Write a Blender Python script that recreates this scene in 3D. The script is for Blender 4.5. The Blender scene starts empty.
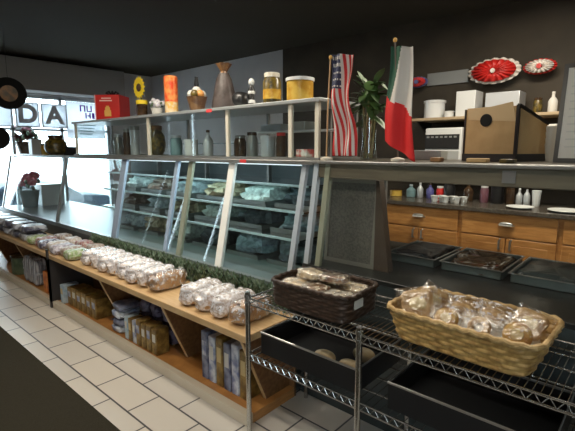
import bpy, bmesh, math, random
from mathutils import Vector, Matrix, noise
random.seed(7)
PI = math.pi
C = bpy.context.scene.collection
EYE = 1.42
FPX = 430.0
PITCH = math.atan(65.5/FPX)
YAW = math.radians(41.6)
# ------------------------------------------------------------------ helpers
_F = (-math.sin(YAW)*math.cos(PITCH), math.cos(YAW)*math.cos(PITCH), -math.sin(PITCH))
_R = (math.cos(YAW), math.sin(YAW))
def col(px, Y, z=1.4):
    """x of the point at depth Y and height z that stands on image column px"""
    a = (px-287.5)/FPX; dz = z-EYE
    return (a*(_F[1]*Y+_F[2]*dz)-_R[1]*Y)/(_R[0]-a*_F[0])

class MB:
    def __init__(s): s.v = []; s.f = []; s.m = []
    def add(s, vs, fs, mi=0):
        n = len(s.v); s.v += [tuple(v) for v in vs]
        for f in fs: s.f.append(tuple(i+n for i in f)); s.m.append(mi)
        return s
    def box(s, x0, x1, y0, y1, z0, z1, mi=0, M=None):
        vs = [Vector((x, y, z)) for z in (z0, z1) for y in (y0, y1) for x in (x0, x1)]
        if M: vs = [M @ v for v in vs]
        return s.add(vs, [(0,2,3,1),(4,5,7,6),(0,1,5,4),(2,6,7,3),(0,4,6,2),(1,3,7,5)], mi)
    def bar(s, a, b, w, h=None, mi=0):
        """square bar between two points"""
        a = Vector(a); b = Vector(b); h = h or w; d = (b-a).normalized()
        up = Vector((0,0,1)) if abs(d.z) < .9 else Vector((0,1,0))
        sx = d.cross(up).normalized(); sy = sx.cross(d).normalized()
        vs = [p+sx*i*w/2+sy*j*h/2 for p in (a, b) for (i, j) in ((-1,-1),(1,-1),(1,1),(-1,1))]
        return s.add(vs, [(0,1,2,3),(7,6,5,4),(0,4,5,1),(1,5,6,2),(2,6,7,3),(3,7,4,0)], mi)
    def tube(s, pts, r, n=8, mi=0, closed=False):
        pts = [Vector(p) for p in pts]; k = len(pts); rings = []
        for i, p in enumerate(pts):
            d = (pts[(i+1) % k]-pts[i-1]) if closed else (pts[min(i+1, k-1)]-pts[max(i-1, 0)])
            d.normalize(); up = Vector((0,0,1)) if abs(d.z) < .9 else Vector((0,1,0))
            sx = d.cross(up).normalized(); sy = sx.cross(d)
            rr = r[i] if isinstance(r, (list, tuple)) else r
            rings.append([p+sx*math.cos(2*PI*j/n)*rr+sy*math.sin(2*PI*j/n)*rr for j in range(n)])
        vs = [v for q in rings for v in q]; fs = []
        for i in range(k if closed else k-1):
            for j in range(n):
                a = i*n+j; b = i*n+(j+1) % n; c = ((i+1) % k)*n+(j+1) % n; d_ = ((i+1) % k)*n+j
                fs.append((a, b, c, d_))
        if not closed: fs += [tuple(range(n))[::-1], tuple(range((k-1)*n, k*n))]
        return s.add(vs, fs, mi)
    def lathe(s, prof, c=(0,0,0), n=24, mi=0, sx=1, sy=1, wob=None):
        """prof: (r, z) list bottom to top"""
        vs = []; fs = []; k = len(prof)
        for (r, z) in prof:
            for j in range(n):
                a = 2*PI*j/n; q = r*(wob(a, z) if wob else 1)
                vs.append((c[0]+q*math.cos(a)*sx, c[1]+q*math.sin(a)*sy, c[2]+z))
        for i in range(k-1):
            for j in range(n): fs.append((i*n+j, i*n+(j+1) % n, (i+1)*n+(j+1) % n, (i+1)*n+j))
        fs += [tuple(range(n))[::-1], tuple(range((k-1)*n, k*n))]
        return s.add(vs, fs, mi)
    def blob(s, c, r, e=1.0, nu=20, nv=12, amp=0, fr=10, seed=0, mi=0, flat=None):
        """superellipsoid with noise; e<1 is boxier"""
        pw = lambda x, q: math.copysign(abs(x)**q, x)
        vs = []; fs = []
        for i in range(nv+1):
            ph = -PI/2+PI*i/nv
            for j in range(nu):
                th = 2*PI*j/nu
                p = Vector((pw(math.cos(ph), e)*pw(math.cos(th), e)*r[0], pw(math.cos(ph), e)*pw(math.sin(th), e)*r[1], pw(math.sin(ph), e)*r[2]))
                if amp:
                    q = noise.noise(Vector((p.x*fr+seed*3.1, p.y*fr+seed, p.z*fr)))
                    p *= 1+amp*q
                if flat is not None and p.z < -flat: p.z = -flat
                vs.append(p+Vector(c))
        for i in range(nv):
            for j in range(nu): fs.append((i*nu+j, i*nu+(j+1) % nu, (i+1)*nu+(j+1) % nu, (i+1)*nu+j))
        return s.add(vs, fs, mi)
    def prism(s, poly, a, b, axis='x', mi=0):
        """poly of 2-D points extruded along an axis from a to b"""
        n = len(poly)
        def P(t, p): return {'x': (t, p[0], p[1]), 'y': (p[0], t, p[1]), 'z': (p[0], p[1], t)}[axis]
        vs = [P(a, p) for p in poly]+[P(b, p) for p in poly]
        fs = [tuple(range(n))[::-1], tuple(range(n, 2*n))]+[(i, (i+1) % n, n+(i+1) % n, n+i) for i in range(n)]
        return s.add(vs, fs, mi)

def link(name, mb, mats, parent=None, smooth=True, bevel=0):
    me = bpy.data.meshes.new(name); me.from_pydata(mb.v, [], mb.f)
    if not isinstance(mats, (list, tuple)): mats = [mats]
    for m in mats: me.materials.append(m)
    for p, mi in zip(me.polygons, mb.m): p.material_index = mi
    bm = bmesh.new(); bm.from_mesh(me)
    bmesh.ops.recalc_face_normals(bm, faces=bm.faces); bm.to_mesh(me); bm.free()
    if smooth:
        me.shade_smooth(); me.set_sharp_from_angle(angle=math.radians(38))
    me.update()
    o = bpy.data.objects.new(name, me); C.objects.link(o)
    if parent is not None:
        o.parent = parent
        if parent.get('world'): o.location = -wloc(parent)
    if bevel:
        b = o.modifiers.new('Bevel', 'BEVEL'); b.width = bevel; b.segments = 2; b.limit_method = 'ANGLE'
    return o
def wloc(o):
    l = Vector(o.location)
    while o.parent: o = o.parent; l += Vector(o.location)
    return l
def thing(name, label, cat, loc=(0,0,0), rz=0, group=None, world=False):
    o = bpy.data.objects.new(name, None); C.objects.link(o); o.empty_display_size = .05
    o.location = loc; o.rotation_euler = (0,0,rz); o['label'] = label; o['category'] = cat
    if group: o['group'] = group
    if world: o['world'] = 1
    return o
def solo(name, label, cat, mb, mat, loc=(0,0,0), rz=0, group=None, **k):
    o = link(name, mb, mat, **k); o.location = loc; o.rotation_euler = (0,0,rz)
    o['label'] = label; o['category'] = cat
    if group: o['group'] = group
    return o
def struct(name, mb, mat, parent=None, **k):
    o = link(name, mb, mat, parent, smooth=False, **k)
    if parent is None: o['kind'] = 'structure'
    return o
def copy_thing(src, loc, rz, label):
    r = src.copy(); C.objects.link(r); r.location = loc; r.rotation_euler = (0,0,rz); r['label'] = label
    for ch in src.children:
        c = ch.copy(); C.objects.link(c); c.parent = r
        for g in ch.children:
            d = g.copy(); C.objects.link(d); d.parent = c
    return r

# ------------------------------------------------------------------ materials
def mat(name, c, rough=.5, metal=0, spec=.5, c2=None, scale=20, detail=3, lo=.4, hi=.6, bump=0, bscale=None, stretch=None, emis=None, es=1, alpha=1, coat=0):
    m = bpy.data.materials.new(name); m.use_nodes = True; nt = m.node_tree; b = nt.nodes['Principled BSDF']
    b.inputs['Base Color'].default_value = (*c, 1); b.inputs['Roughness'].default_value = rough
    b.inputs['Metallic'].default_value = metal; b.inputs['Specular IOR Level'].default_value = spec
    b.inputs['Coat Weight'].default_value = coat
    if emis: b.inputs['Emission Color'].default_value = (*emis, 1); b.inputs['Emission Strength'].default_value = es
    tc = nt.nodes.new('ShaderNodeTexCoord'); mp = nt.nodes.new('ShaderNodeMapping')
    nt.links.new(tc.outputs['Object'], mp.inputs[0])
    if stretch: mp.inputs['Scale'].default_value = stretch
    if c2:
        n = nt.nodes.new('ShaderNodeTexNoise'); n.inputs['Scale'].default_value = scale; n.inputs['Detail'].default_value = detail
        r = nt.nodes.new('ShaderNodeValToRGB'); r.color_ramp.elements[0].position = lo; r.color_ramp.elements[1].position = hi
        r.color_ramp.elements[0].color = (*c, 1); r.color_ramp.elements[1].color = (*c2, 1)
        nt.links.new(mp.outputs[0], n.inputs['Vector']); nt.links.new(n.outputs[0], r.inputs[0]); nt.links.new(r.outputs[0], b.inputs['Base Color'])
    if bump:
        n = nt.nodes.new('ShaderNodeTexNoise'); n.inputs['Scale'].default_value = bscale or scale
        bp = nt.nodes.new('ShaderNodeBump'); bp.inputs['Strength'].default_value = bump; bp.inputs['Distance'].default_value = .01
        nt.links.new(mp.outputs[0], n.inputs['Vector']); nt.links.new(n.outputs[0], bp.inputs['Height']); nt.links.new(bp.outputs[0], b.inputs['Normal'])
    return m
def schlick(nt, bump=None):
    lw = nt.nodes.new('ShaderNodeLayerWeight'); lw.inputs[0].default_value = .5
    if bump: nt.links.new(bump.outputs[0], lw.inputs['Normal'])
    p = nt.nodes.new('ShaderNodeMath'); p.operation = 'POWER'; p.inputs[1].default_value = 5; nt.links.new(lw.outputs['Facing'], p.inputs[0])
    q = nt.nodes.new('ShaderNodeMath'); q.operation = 'MULTIPLY_ADD'; q.inputs[1].default_value = .92; q.inputs[2].default_value = .08; nt.links.new(p.outputs[0], q.inputs[0])
    return q
def glass(name, tint=(.9,.95,.95), f=1.0, rough=.01):
    m = bpy.data.materials.new(name); m.use_nodes = True; nt = m.node_tree; nt.nodes.clear()
    o = nt.nodes.new('ShaderNodeOutputMaterial'); t = nt.nodes.new('ShaderNodeBsdfTransparent'); g = nt.nodes.new('ShaderNodeBsdfGlossy')
    mx = nt.nodes.new('ShaderNodeMixShader'); fr = schlick(nt); mu = nt.nodes.new('ShaderNodeMath'); mu.operation = 'MULTIPLY'
    mu.inputs[1].default_value = f; mu.use_clamp = True
    t.inputs[0].default_value = (*tint, 1); g.inputs['Roughness'].default_value = rough
    L = nt.links.new; L(fr.outputs[0], mu.inputs[0]); L(mu.outputs[0], mx.inputs[0]); L(t.outputs[0], mx.inputs[1]); L(g.outputs[0], mx.inputs[2]); L(mx.outputs[0], o.inputs[0])
    return m
def plastic(name, cprint, amount=.5, scale=30, seed=0, c2=None, spec=.35, gcol=(1,1,1), bs=.9):
    """crumpled clear bag with opaque printed or milky areas"""
    m = bpy.data.materials.new(name); m.use_nodes = True; nt = m.node_tree; nt.nodes.clear(); N = nt.nodes.new; L = nt.links.new
    o = N('ShaderNodeOutputMaterial'); t = N('ShaderNodeBsdfTransparent'); g = N('ShaderNodeBsdfGlossy'); d = N('ShaderNodeBsdfDiffuse')
    g.inputs['Roughness'].default_value = .18; g.inputs[0].default_value = (*gcol, 1)
    tc = N('ShaderNodeTexCoord'); mp = N('ShaderNodeMapping'); mp.inputs['Location'].default_value = (seed*1.7, seed, 0); L(tc.outputs['Object'], mp.inputs[0])
    n = N('ShaderNodeTexNoise'); n.inputs['Scale'].default_value = scale; n.inputs['Detail'].default_value = 4; L(mp.outputs[0], n.inputs['Vector'])
    r = N('ShaderNodeValToRGB'); r.color_ramp.elements[0].position = max(0, .62-amount*.35); r.color_ramp.elements[1].position = max(.05, .7-amount*.35); L(n.outputs[0], r.inputs[0])
    n2 = N('ShaderNodeTexNoise'); n2.inputs['Scale'].default_value = scale*1.6; L(mp.outputs[0], n2.inputs['Vector'])
    rc = N('ShaderNodeValToRGB'); rc.color_ramp.elements[0].color = (*cprint, 1); rc.color_ramp.elements[1].color = (*(c2 or cprint), 1)
    rc.color_ramp.elements[0].position = .45; rc.color_ramp.elements[1].position = .58; L(n2.outputs[0], rc.inputs[0]); L(rc.outputs[0], d.inputs[0])
    bp = N('ShaderNodeBump'); bp.inputs['Strength'].default_value = bs; bp.inputs['Distance'].default_value = .012
    n3 = N('ShaderNodeTexNoise'); n3.inputs['Scale'].default_value = 45; n3.inputs['Detail'].default_value = 3; L(mp.outputs[0], n3.inputs['Vector']); L(n3.outputs[0], bp.inputs['Height'])
    L(bp.outputs[0], g.inputs['Normal'])
    m1 = N('ShaderNodeMixShader'); m2 = N('ShaderNodeMixShader'); L(r.outputs[0], m1.inputs[0]); L(t.outputs[0], m1.inputs[1]); L(d.outputs[0], m1.inputs[2])
    fr = schlick(nt, bp); ad = N('ShaderNodeMath'); ad.inputs[1].default_value = spec*.5; L(fr.outputs[0], ad.inputs[0])
    ad.use_clamp = True; L(ad.outputs[0], m2.inputs[0]); L(m1.outputs[0], m2.inputs[1]); L(g.outputs[0], m2.inputs[2]); L(m2.outputs[0], o.inputs[0])
    return m

def tile_mat():
    m = mat('cream_floor_tile', (.5,.46,.4), .35); nt = m.node_tree; b = nt.nodes['Principled BSDF']
    br = nt.nodes.new('ShaderNodeTexBrick'); tc = nt.nodes.new('ShaderNodeTexCoord'); mp = nt.nodes.new('ShaderNodeMapping')
    mp.inputs['Location'].default_value = (0.2, -.04, 0)
    br.inputs['Scale'].default_value = 1; br.inputs['Brick Width'].default_value = .38; br.inputs['Row Height'].default_value = .2; br.inputs['Mortar Size'].default_value = .006
    br.inputs['Color1'].default_value = (.66,.61,.54,1); br.inputs['Color2'].default_value = (.56,.53,.49,1); br.inputs['Mortar'].default_value = (.07,.07,.08,1)
    br.inputs['Mortar Smooth'].default_value = .3
    L = nt.links.new; L(tc.outputs['Object'], mp.inputs[0]); L(mp.outputs[0], br.inputs['Vector']); L(br.outputs['Color'], b.inputs['Base Color'])
    return m
M_tile = tile_mat()
M_backwall = mat('dark_brown_wall', (.030,.023,.014), .75, c2=(.045,.034,.021), scale=3)
M_greywall = mat('taupe_wall', (.47,.45,.45), .8, c2=(.53,.50,.50), scale=2)
M_ceil = mat('dark_ceiling', (.030,.025,.014), .9)
M_soffit = mat('grey_shutter_housing', (.30,.285,.27), .6)
M_frame = mat('window_frame_grey', (.35,.37,.38), .4, .3)
M_glass = glass('clear_glass')
M_caseglass = glass('case_glass', (.82,.90,.90), 1.0)
M_shelfglass = glass('green_shelf_glass', (.75,.9,.88), 3.0, .1)
M_wood = mat('honey_oak', (.47,.22,.065), .4, c2=(.36,.155,.042), scale=9, detail=6, stretch=(1,1,7), bump=.05)
M_wood_h = mat('honey_oak_long', (.50,.235,.07), .4, c2=(.39,.17,.047), scale=9, detail=6, stretch=(1,1,9), bump=.05)
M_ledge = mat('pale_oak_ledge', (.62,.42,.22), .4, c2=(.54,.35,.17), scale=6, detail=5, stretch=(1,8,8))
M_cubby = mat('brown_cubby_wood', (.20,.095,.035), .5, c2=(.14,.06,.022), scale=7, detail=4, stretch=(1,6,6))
M_lip = mat('cream_lip', (.62,.54,.42), .5)
M_black = mat('black_plastic', (.012,.012,.013), .35)
M_char = mat('charcoal_panel', (.035,.045,.045), .3)
M_metal = mat('brushed_steel', (.45,.45,.44), .32, .9)
M_rail = mat('grey_rail', (.30,.30,.29), .35, .7)
M_chrome = mat('chrome_wire', (.55,.55,.53), .25, 1)
M_bar = mat('bronze_grey_fascia', (.165,.145,.10), .55, 0, .3, c2=(.13,.115,.08), scale=5, stretch=(1,8,8))
M_deck = mat('dark_steel_deck', (.035,.037,.036), .3, .5)
M_white = mat('white_enamel', (.66,.67,.66), .35)
M_offwhite = mat('off_white_card', (.60,.58,.53), .7)
M_counter = mat('dark_stone_counter', (.06,.05,.042), .25, c2=(.10,.085,.07), scale=60)
M_streak_w = mat('white_streak_bar', (.90,.90,.86), .3)
M_streak_b = mat('blue_grey_streak_bar', (.42,.52,.66), .25, .3)
M_mullion_streak_y = mat('olive_mullion_streak', (.30,.32,.24), .3, .2)
M_red = mat('red_card', (.55,.02,.015), .4)
M_gold = mat('gold_print', (.75,.42,.10), .4)
M_yellow = mat('yellow_plastic', (.85,.62,.03), .4)
M_orange = mat('orange_plastic', (.75,.12,.03), .35)
M_grass = mat('green_garnish', (.07,.12,.06), .6, c2=(.17,.22,.15), scale=40)
M_rubber = mat('dark_floor_mat', (.028,.024,.016), .95, spec=.15, c2=(.036,.032,.022), scale=200)

# ------------------------------------------------------------------ room shell
b = MB(); b.box(-7.05,2.6,-2.6,4.3,-.05,0); struct('floor', b, M_tile)
b = MB(); b.box(-7.15,2.7,-2.7,4.4,2.7,2.75); struct('ceiling', b, M_ceil)
b = MB(); b.box(-3.9,2.7,4.3,4.4,0,2.7); struct('wall_back', b, M_backwall)
b = MB(); b.box(-7.15,-3.9,4.3,4.4,0,2.7); struct('wall_back_left', b, M_greywall)
b = MB(); b.box(2.6,2.7,-2.7,4.3,0,2.7); struct('wall_right', b, M_greywall)
# storefront wall at x = -7
b = MB(); b.box(-7.15,-7.05,-2.7,4.3,2.22,2.7); b.box(-7.15,-7.05,3.5,4.3,0,2.22); b.box(-7.15,-7.05,1.62,3.5,0,.12)
for (q0, q1) in ((-2.7,-2.15),(-1.95,-1.2),(-1.02,-.62),(-.48,1.62)): b.box(-7.15,-7.05,q0,q1,0,2.22)
for (q0, q1) in ((-2.15,-1.95),(-1.2,-1.02),(-.62,-.48)): b.box(-7.15,-7.05,q0,q1,0,.3)
struct('wall_left', b, M_greywall)
b = MB(); b.box(-7.0499,-6.72,.2,3.62,2.24,2.66); struct('trim_1', b, M_soffit, bevel=.01)
def window(nm, x0, x1, y0, y1, z0, z1, vert, horiz, along):
    fr = MB()
    def bx(a0, a1, c0, c1, t=.03):
        if along == 'y': fr.box(-7.1-t, -7.1+t, a0, a1, c0, c1)
        else: fr.box(a0, a1, y0-t, y0+t, c0, c1)
    A0, A1 = (y0, y1) if along == 'y' else (x0, x1)
    bx(A0, A1, z0, z0+.05); bx(A0, A1, z1-.05, z1); bx(A0, A0+.05, z0, z1); bx(A1-.05, A1, z0, z1)
    for v in vert: bx(v-.02, v+.02, z0, z1)
    for h in horiz: bx(A0, A1, h-.018, h+.018)
    o = struct(nm, fr, M_frame)
    g = MB()
    if along == 'y': g.box(-7.103, -7.097, A0+.04, A1-.04, z0+.04, z1-.04)
    else: g.box(A0+.04, A1-.04, y0-.003, y0+.003, z0+.04, z1-.04)
    link('window_pane', g, M_glass, o, smooth=False)
window('window_1', 0, 0, 1.62, 3.5, .12, 2.22, (2.07,2.74), (1.72,), 'y')
window('added_slit_3', 0, 0, -.62, -.48, .3, 2.22, (), (), 'y'); window('added_slit_4', 0, 0, -1.2, -1.02, .3, 2.22, (), (), 'y'); window('added_slit_5', 0, 0, -2.15, -1.95, .3, 2.22, (), (), 'y')  # last three are slits added so they reflect as streaks in the case glass
# street side wall behind the customers, with an unseen window added for cool daylight
b = MB(); b.box(-7.15,2.7,-2.7,-2.6,2.22,2.7); b.box(-7.15,1.1,-2.7,-2.6,0,2.22); b.box(2.5,2.7,-2.7,-2.6,0,2.22); b.box(1.1,2.5,-2.7,-2.6,0,.35)
struct('wall_front', b, M_greywall)
window('added_window_2', 1.1, 2.5, -2.65, -2.65, .35, 2.22, (1.8,), (), 'x')

# outside
M_road = mat('pale_asphalt', (.42,.42,.42), .9)
M_walk = mat('concrete_pavement', (.62,.61,.58), .9)
b = MB(); b.box(-8.6,-7.15,-9,12,-.12,-.03); b.box(-7.15,6,-4.6,-2.7,-.12,-.03); struct('pavement', b, M_walk)
b = MB(); b.box(-40,12,-30,30,-.9,-.80); struct('road', b, M_road)
# parked car
M_car = mat('blue_grey_car_paint', (.010,.018,.028), .5, 0, .15)
M_carglass = mat('car_window_tint', (.004,.006,.009), .4, 0, .1)
car = thing('parked_car', 'blue grey car parked outside, seen through the glass case left end', 'car', (-14.0,4.4,-.80))
body = [(-2.0,.25),(2.0,.25),(2.05,.6),(1.95,.82),(1.15,.9),(.62,1.26),(-.85,1.28),(-1.65,.92),(-2.02,.8),(-2.05,.45)]
b = MB(); b.prism(body, -.85, .85, 'x'); link('car_body', b, M_car, car, bevel=.04)
b = MB(); b.prism([(1.05,.9),(.58,1.2),(-.8,1.22),(-1.45,.92)], .852, .866, 'x'); link('side_window', b, M_carglass, car)
for y in (-1.3, 1.3):
    for x in (-.78,.78):
        b = MB(); b.tube([(x-.1,y,.32),(x+.1,y,.32)], .32, 24); w = link('wheel', b, M_black, car)
        h = MB(); h.tube([(x+.101 if x > 0 else x-.101,y,.32),(x+.115 if x > 0 else x-.115,y,.32)], .18, 16); link('hub_cap', h, M_metal, w)

# window lettering panels, seen from inside
M_panel = mat('translucent_panel', (.80,.82,.85), .6)
_nt = M_panel.node_tree; _t = _nt.nodes.new('ShaderNodeBsdfTranslucent'); _t.inputs[0].default_value = (.8,.82,.85,1); _m = _nt.nodes.new('ShaderNodeMixShader'); _m.inputs[0].default_value = .55
_nt.links.new(_nt.nodes['Principled BSDF'].outputs[0], _m.inputs[1]); _nt.links.new(_t.outputs[0], _m.inputs[2]); _nt.links.new(_m.outputs[0], _nt.nodes['Material Output'].inputs[0])
M_letter = mat('grey_letter', (.52,.54,.58), .6)
def text_mesh(txt, size, ext=.003):
    c = bpy.data.curves.new('t', 'FONT'); c.body = txt; c.size = size; c.extrude = ext; c.offset = .014; c.align_x = 'CENTER'; c.align_y = 'CENTER'
    o = bpy.data.objects.new('t', c); C.objects.link(o); dg = bpy.context.evaluated_depsgraph_get()
    me = bpy.data.meshes.new_from_object(o.evaluated_get(dg)); C.objects.unlink(o); bpy.data.objects.remove(o)
    return me
for y0, y1, L_ in ((1.72,2.05,None),(2.09,2.40,'D'),(2.43,2.79,'A')):
    t = thing('letter_sign', {None: 'blank pale bluish window sign panel at the left edge, left of the letter D', 'D': 'white window sign panel with a grey letter D, in the storefront', 'A': 'white window sign panel with a grey letter A, in the storefront'}[L_], 'sign', (-6.985,(y0+y1)/2,1.745))
    hw = (y1-y0)/2; b = MB(); b.box(-.006,.006,-hw+.012,hw-.012,.012,.338); link('panel', b, M_panel, t, smooth=False)
    b = MB(); b.box(-.012,.012,-hw,hw,0,.014); b.box(-.012,.012,-hw,hw,.336,.35); b.box(-.012,.012,-hw,-hw+.014,.014,.336); b.box(-.012,.012,hw-.014,hw,.014,.336)
    link('panel_frame', b, M_frame, t, smooth=False)
    if L_:
        me = text_mesh(L_, .35, .004); me.materials.append(M_letter); o = bpy.data.objects.new('letter', me); C.objects.link(o); o.parent = t
        me.transform(Matrix.Translation((.012,0,.175)) @ Matrix(((0,0,1,0),(1,0,0,0),(0,1,0,0),(0,0,0,1))))
pst = thing('window_poster', 'white poster with purple marks in the storefront, right of the letter A', 'poster', (-7.045,3.10,1.60))
b = MB(); b.box(0,.004,-.30,.30,0,.56); link('paper', b, M_panel, pst, smooth=False)
b = MB()
for (y, z, w, h) in ((-.08,.40,.028,.12),(.0,.40,.028,.12),(-.08,.50,.10,.022),(.05,.40,.025,.12),(.13,.40,.025,.12),(.05,.40,.1,.022),(.02,.27,.025,.11),(.06,.31,.05,.025),(.10,.27,.025,.11),(.15,.27,.05,.11)):
    b.box(.004,.006,-.02+.8*y,-.02+.8*(y+w),.42+.8*(z-.4),.42+.8*(z+h-.4))
link('purple_marks', b, mat('purple_ink', (.22,.07,.60), .6), pst, smooth=False)
b = MB()
for k in range(4): b.box(.004,.006,-.2+.03*k,.15-.02*k,.20-.045*k,.215-.045*k)
link('teal_lines', b, mat('teal_ink', (.35,.50,.52), .6), pst, smooth=False)

# floor mat
b = MB(); b.box(-6.4,1.2,-1.2,.93,0,.012); solo('floor_mat', 'dark rubber floor mat lying on the cream tiles', 'mat', b, M_rubber, bevel=.004)

# ------------------------------------------------------------------ bread ledge cabinet
cab = thing('bread_ledge_cabinet', 'low oak display ledge with open cubbies running in front of the glass case', 'cabinet', (-4.2,1.6,0))
cab['world'] = 1
b = MB(); b.box(-6.95,-1.51,1.385,1.775,.455,.495); link('ledge_board', b, M_ledge, cab, bevel=.004)
b = MB(); b.box(-6.95,-1.51,1.43,1.76,.0,.055); link('base_board', b, M_wood_h, cab)
b = MB(); b.box(-6.95,-1.51,1.385,1.43,.0,.06); link('toe_lip', b, M_lip, cab, bevel=.003)
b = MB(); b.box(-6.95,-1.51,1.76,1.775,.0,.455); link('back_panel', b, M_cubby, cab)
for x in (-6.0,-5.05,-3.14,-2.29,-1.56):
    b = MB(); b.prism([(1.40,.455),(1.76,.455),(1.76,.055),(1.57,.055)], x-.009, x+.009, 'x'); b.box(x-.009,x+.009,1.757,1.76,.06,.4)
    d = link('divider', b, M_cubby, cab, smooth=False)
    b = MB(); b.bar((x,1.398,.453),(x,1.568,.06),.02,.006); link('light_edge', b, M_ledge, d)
b = MB(); b.box(-4.12,-4.085,1.372,1.76,.055,.455); b.box(-4.12,-4.085,1.372,1.386,.0,.54); link('joint_post', b, mat('dark_joint_post', (.05,.045,.045), .4), cab)

# ------------------------------------------------------------------ left display case
YT, ZT = 1.95, 1.335     # top of slanted glass
YB, ZB = 1.80, .66       # foot of slanted glass
dc = thing('display_case', 'long slanted glass display case with white and bluish reflection bars, left of the wire rack', 'display case', (-4.2,2.2,0)); dc['world'] = 1
b = MB(); b.box(-6.95,-1.54,1.785,2.72,0,.60); link('case_base', b, M_char, dc)
b = MB(); b.box(-6.95,-1.54,1.785,2.72,.60,.64); link('case_deck', b, mat('case_deck_grey', (.16,.19,.19), .3), dc)
M_endm = mat('pale_blue_grey_post', (.42,.47,.52), .3)
mull_streaks = [(-6.9,M_rail,.03),(-5.0,M_rail,.045),(-3.70,M_streak_b,.085),(-2.88,M_streak_b,.04),(-2.70,M_mullion_streak_y,.05),(-2.235,M_streak_w,.06),(-1.60,M_endm,.035)]  # blue, olive and white bars stand in for window reflections on the glass
for x, mm, w in mull_streaks:
    b = MB(); b.prism([(YB,.64),(YB+.025,.64),(YT+.025,ZT),(YT,ZT)], x-w/2, x+w/2, 'x'); link('mullion_streak_bar', b, mm, dc)
for a, c in zip(mull_streaks[:-1], mull_streaks[1:]):
    b = MB(); x0 = a[0]+a[2]/2; x1 = c[0]-c[2]/2
    if x1-x0 < .05: continue
    b.add([(x0,YB+.01,.645),(x1,YB+.01,.645),(x1,YT+.01,ZT),(x0,YT+.01,ZT)], [(0,1,2,3)])
    link('glass_front', b, M_caseglass, dc, smooth=False)
b = MB(); b.box(-6.95,-1.52,1.925,1.985,1.335,1.36); link('top_rail', b, M_rail, dc, bevel=.004)
b = MB(); b.box(-6.95,-1.54,1.985,2.72,1.345,1.36); link('top_plate', b, mat('top_plate_steel', (.30,.32,.33), .22, .6), dc)
for i, (z, y0) in enumerate(((.86,1.98),(1.03,2.02),(1.19,2.07))):
    b = MB(); b.box(-4.27,-1.66,y0,2.60,z,z+.008); s = link('glass_shelf', b, M_shelfglass, dc)
    b = MB(); b.box(-4.27,-1.66,y0-.012,y0,z-.002,z+.012); link('shelf_edge', b, mat('shelf_edge_teal', (.45,.58,.60), .3), s)
b = MB(); b.box(-4.95,-1.56,2.69,2.72,.64,1.345); link('rear_sliding_door', b, mat('rear_door_teal', (.10,.135,.14), .3), dc)
b = MB(); b.add([(-6.9,2.70,.64),(-4.95,2.70,.64),(-4.95,2.70,1.345),(-6.9,2.70,1.345)], [(0,1,2,3)]); link('rear_glass', b, M_glass, dc, smooth=False)
b = MB(); b.add([(-1.57,YB+.02,.64),(-1.57,2.69,.64),(-1.57,2.69,1.34),(-1.57,YT+.02,1.34)], [(0,1,2,3)]); link('end_glass', b, M_caseglass, dc, smooth=False)
for x in (-4.25,-3.4,-2.55,-1.72):
    b = MB(); b.box(x-.012,x+.012,2.62,2.66,.64,1.345); link('shelf_standard', b, M_rail, dc)
M_added_lamp = mat('added_lamp_strip', (.9,.9,.9), .5, emis=(.85,.95,1), es=1.5)
b = MB(); b.box(-4.2,-1.7,2.03,2.07,1.325,1.343); lt = link('added_case_lamp', b, M_added_lamp, dc)  # strip lamp added to brighten the inside of the case
for x in (-3.7,-3.0,-2.3):
    ld = bpy.data.lights.new('added_case_light', 'AREA'); ld.shape = 'RECTANGLE'; ld.size = 1.0; ld.size_y = .03; ld.energy = 3.0; ld.color = (.88,.96,1)
    lo = bpy.data.objects.new('added_case_light', ld); C.objects.link(lo); lo.parent = dc; lo.location = Vector((x,2.05,1.32))-Vector((-4.2,2.2,0))
# green garnish along the deck behind the glass
b = MB(); rnd = random.Random(3)
for k in range(1900):
    x = rnd.uniform(-4.05,-1.55); y = 1.742+rnd.random()*.03; h = rnd.uniform(.03,.05); zz = rnd.choice((.497,.525,.555,.585,.61)); a = rnd.uniform(0,2*PI); l = .022
    dx, dy = math.cos(a)*l, math.sin(a)*l
    b.add([(x-dy*.4,y+dx*.4,zz),(x+dy*.4,y-dx*.4,zz),(x+dx+dy*.3,y+dy*.6,zz+h),(x+dx*1.4,y+dy*.8,zz+h*.8)], [(0,1,2,3)])
g = solo('leafy_garnish', 'strip of green leafy garnish along the glass foot behind the bagged breads', 'garnish', b, M_grass, smooth=False); g['kind'] = 'stuff'
# goods inside the case
pal = [(.30,.33,.36),(.10,.12,.14),(.42,.44,.42),(.16,.10,.08),(.20,.26,.30),(.35,.27,.18),(.55,.58,.60),(.05,.06,.07)]
pm = [mat('tray_goods', c, .45, c2=tuple(min(1,q*1.8+.03) for q in c), scale=25) for c in pal]
cn = ['grey','black','silver','brown','slate blue','tan','pale grey','very dark']
def food_tray(x, y, z, w, d, h, k, label):
    t = thing('food_tray', label, 'tray', (x,y,z), 0, 'trays of goods inside the left glass case')
    b = MB(); b.box(-w/2,w/2,-d/2,d/2,0,.012); b.box(-w/2,w/2,-d/2,-d/2+.008,.012,.03); b.box(-w/2,w/2,d/2-.008,d/2,.012,.03); b.box(-w/2,-w/2+.008,-d/2,d/2,.012,.03); b.box(w/2-.008,w/2,-d/2,d/2,.012,.03)
    link('tray_pan', b, M_metal, t)
    b = MB(); r = random.Random(k)
    b.blob((0,0,.014+h*.45), (w*.42,d*.38,h*.55), .6, 18, 10, .5, 22, k, flat=h*.45); link('tray_contents', b, pm[k % 8], t)
words = ['leftmost','second from left','third from left','third from right','second from right','rightmost']
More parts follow.
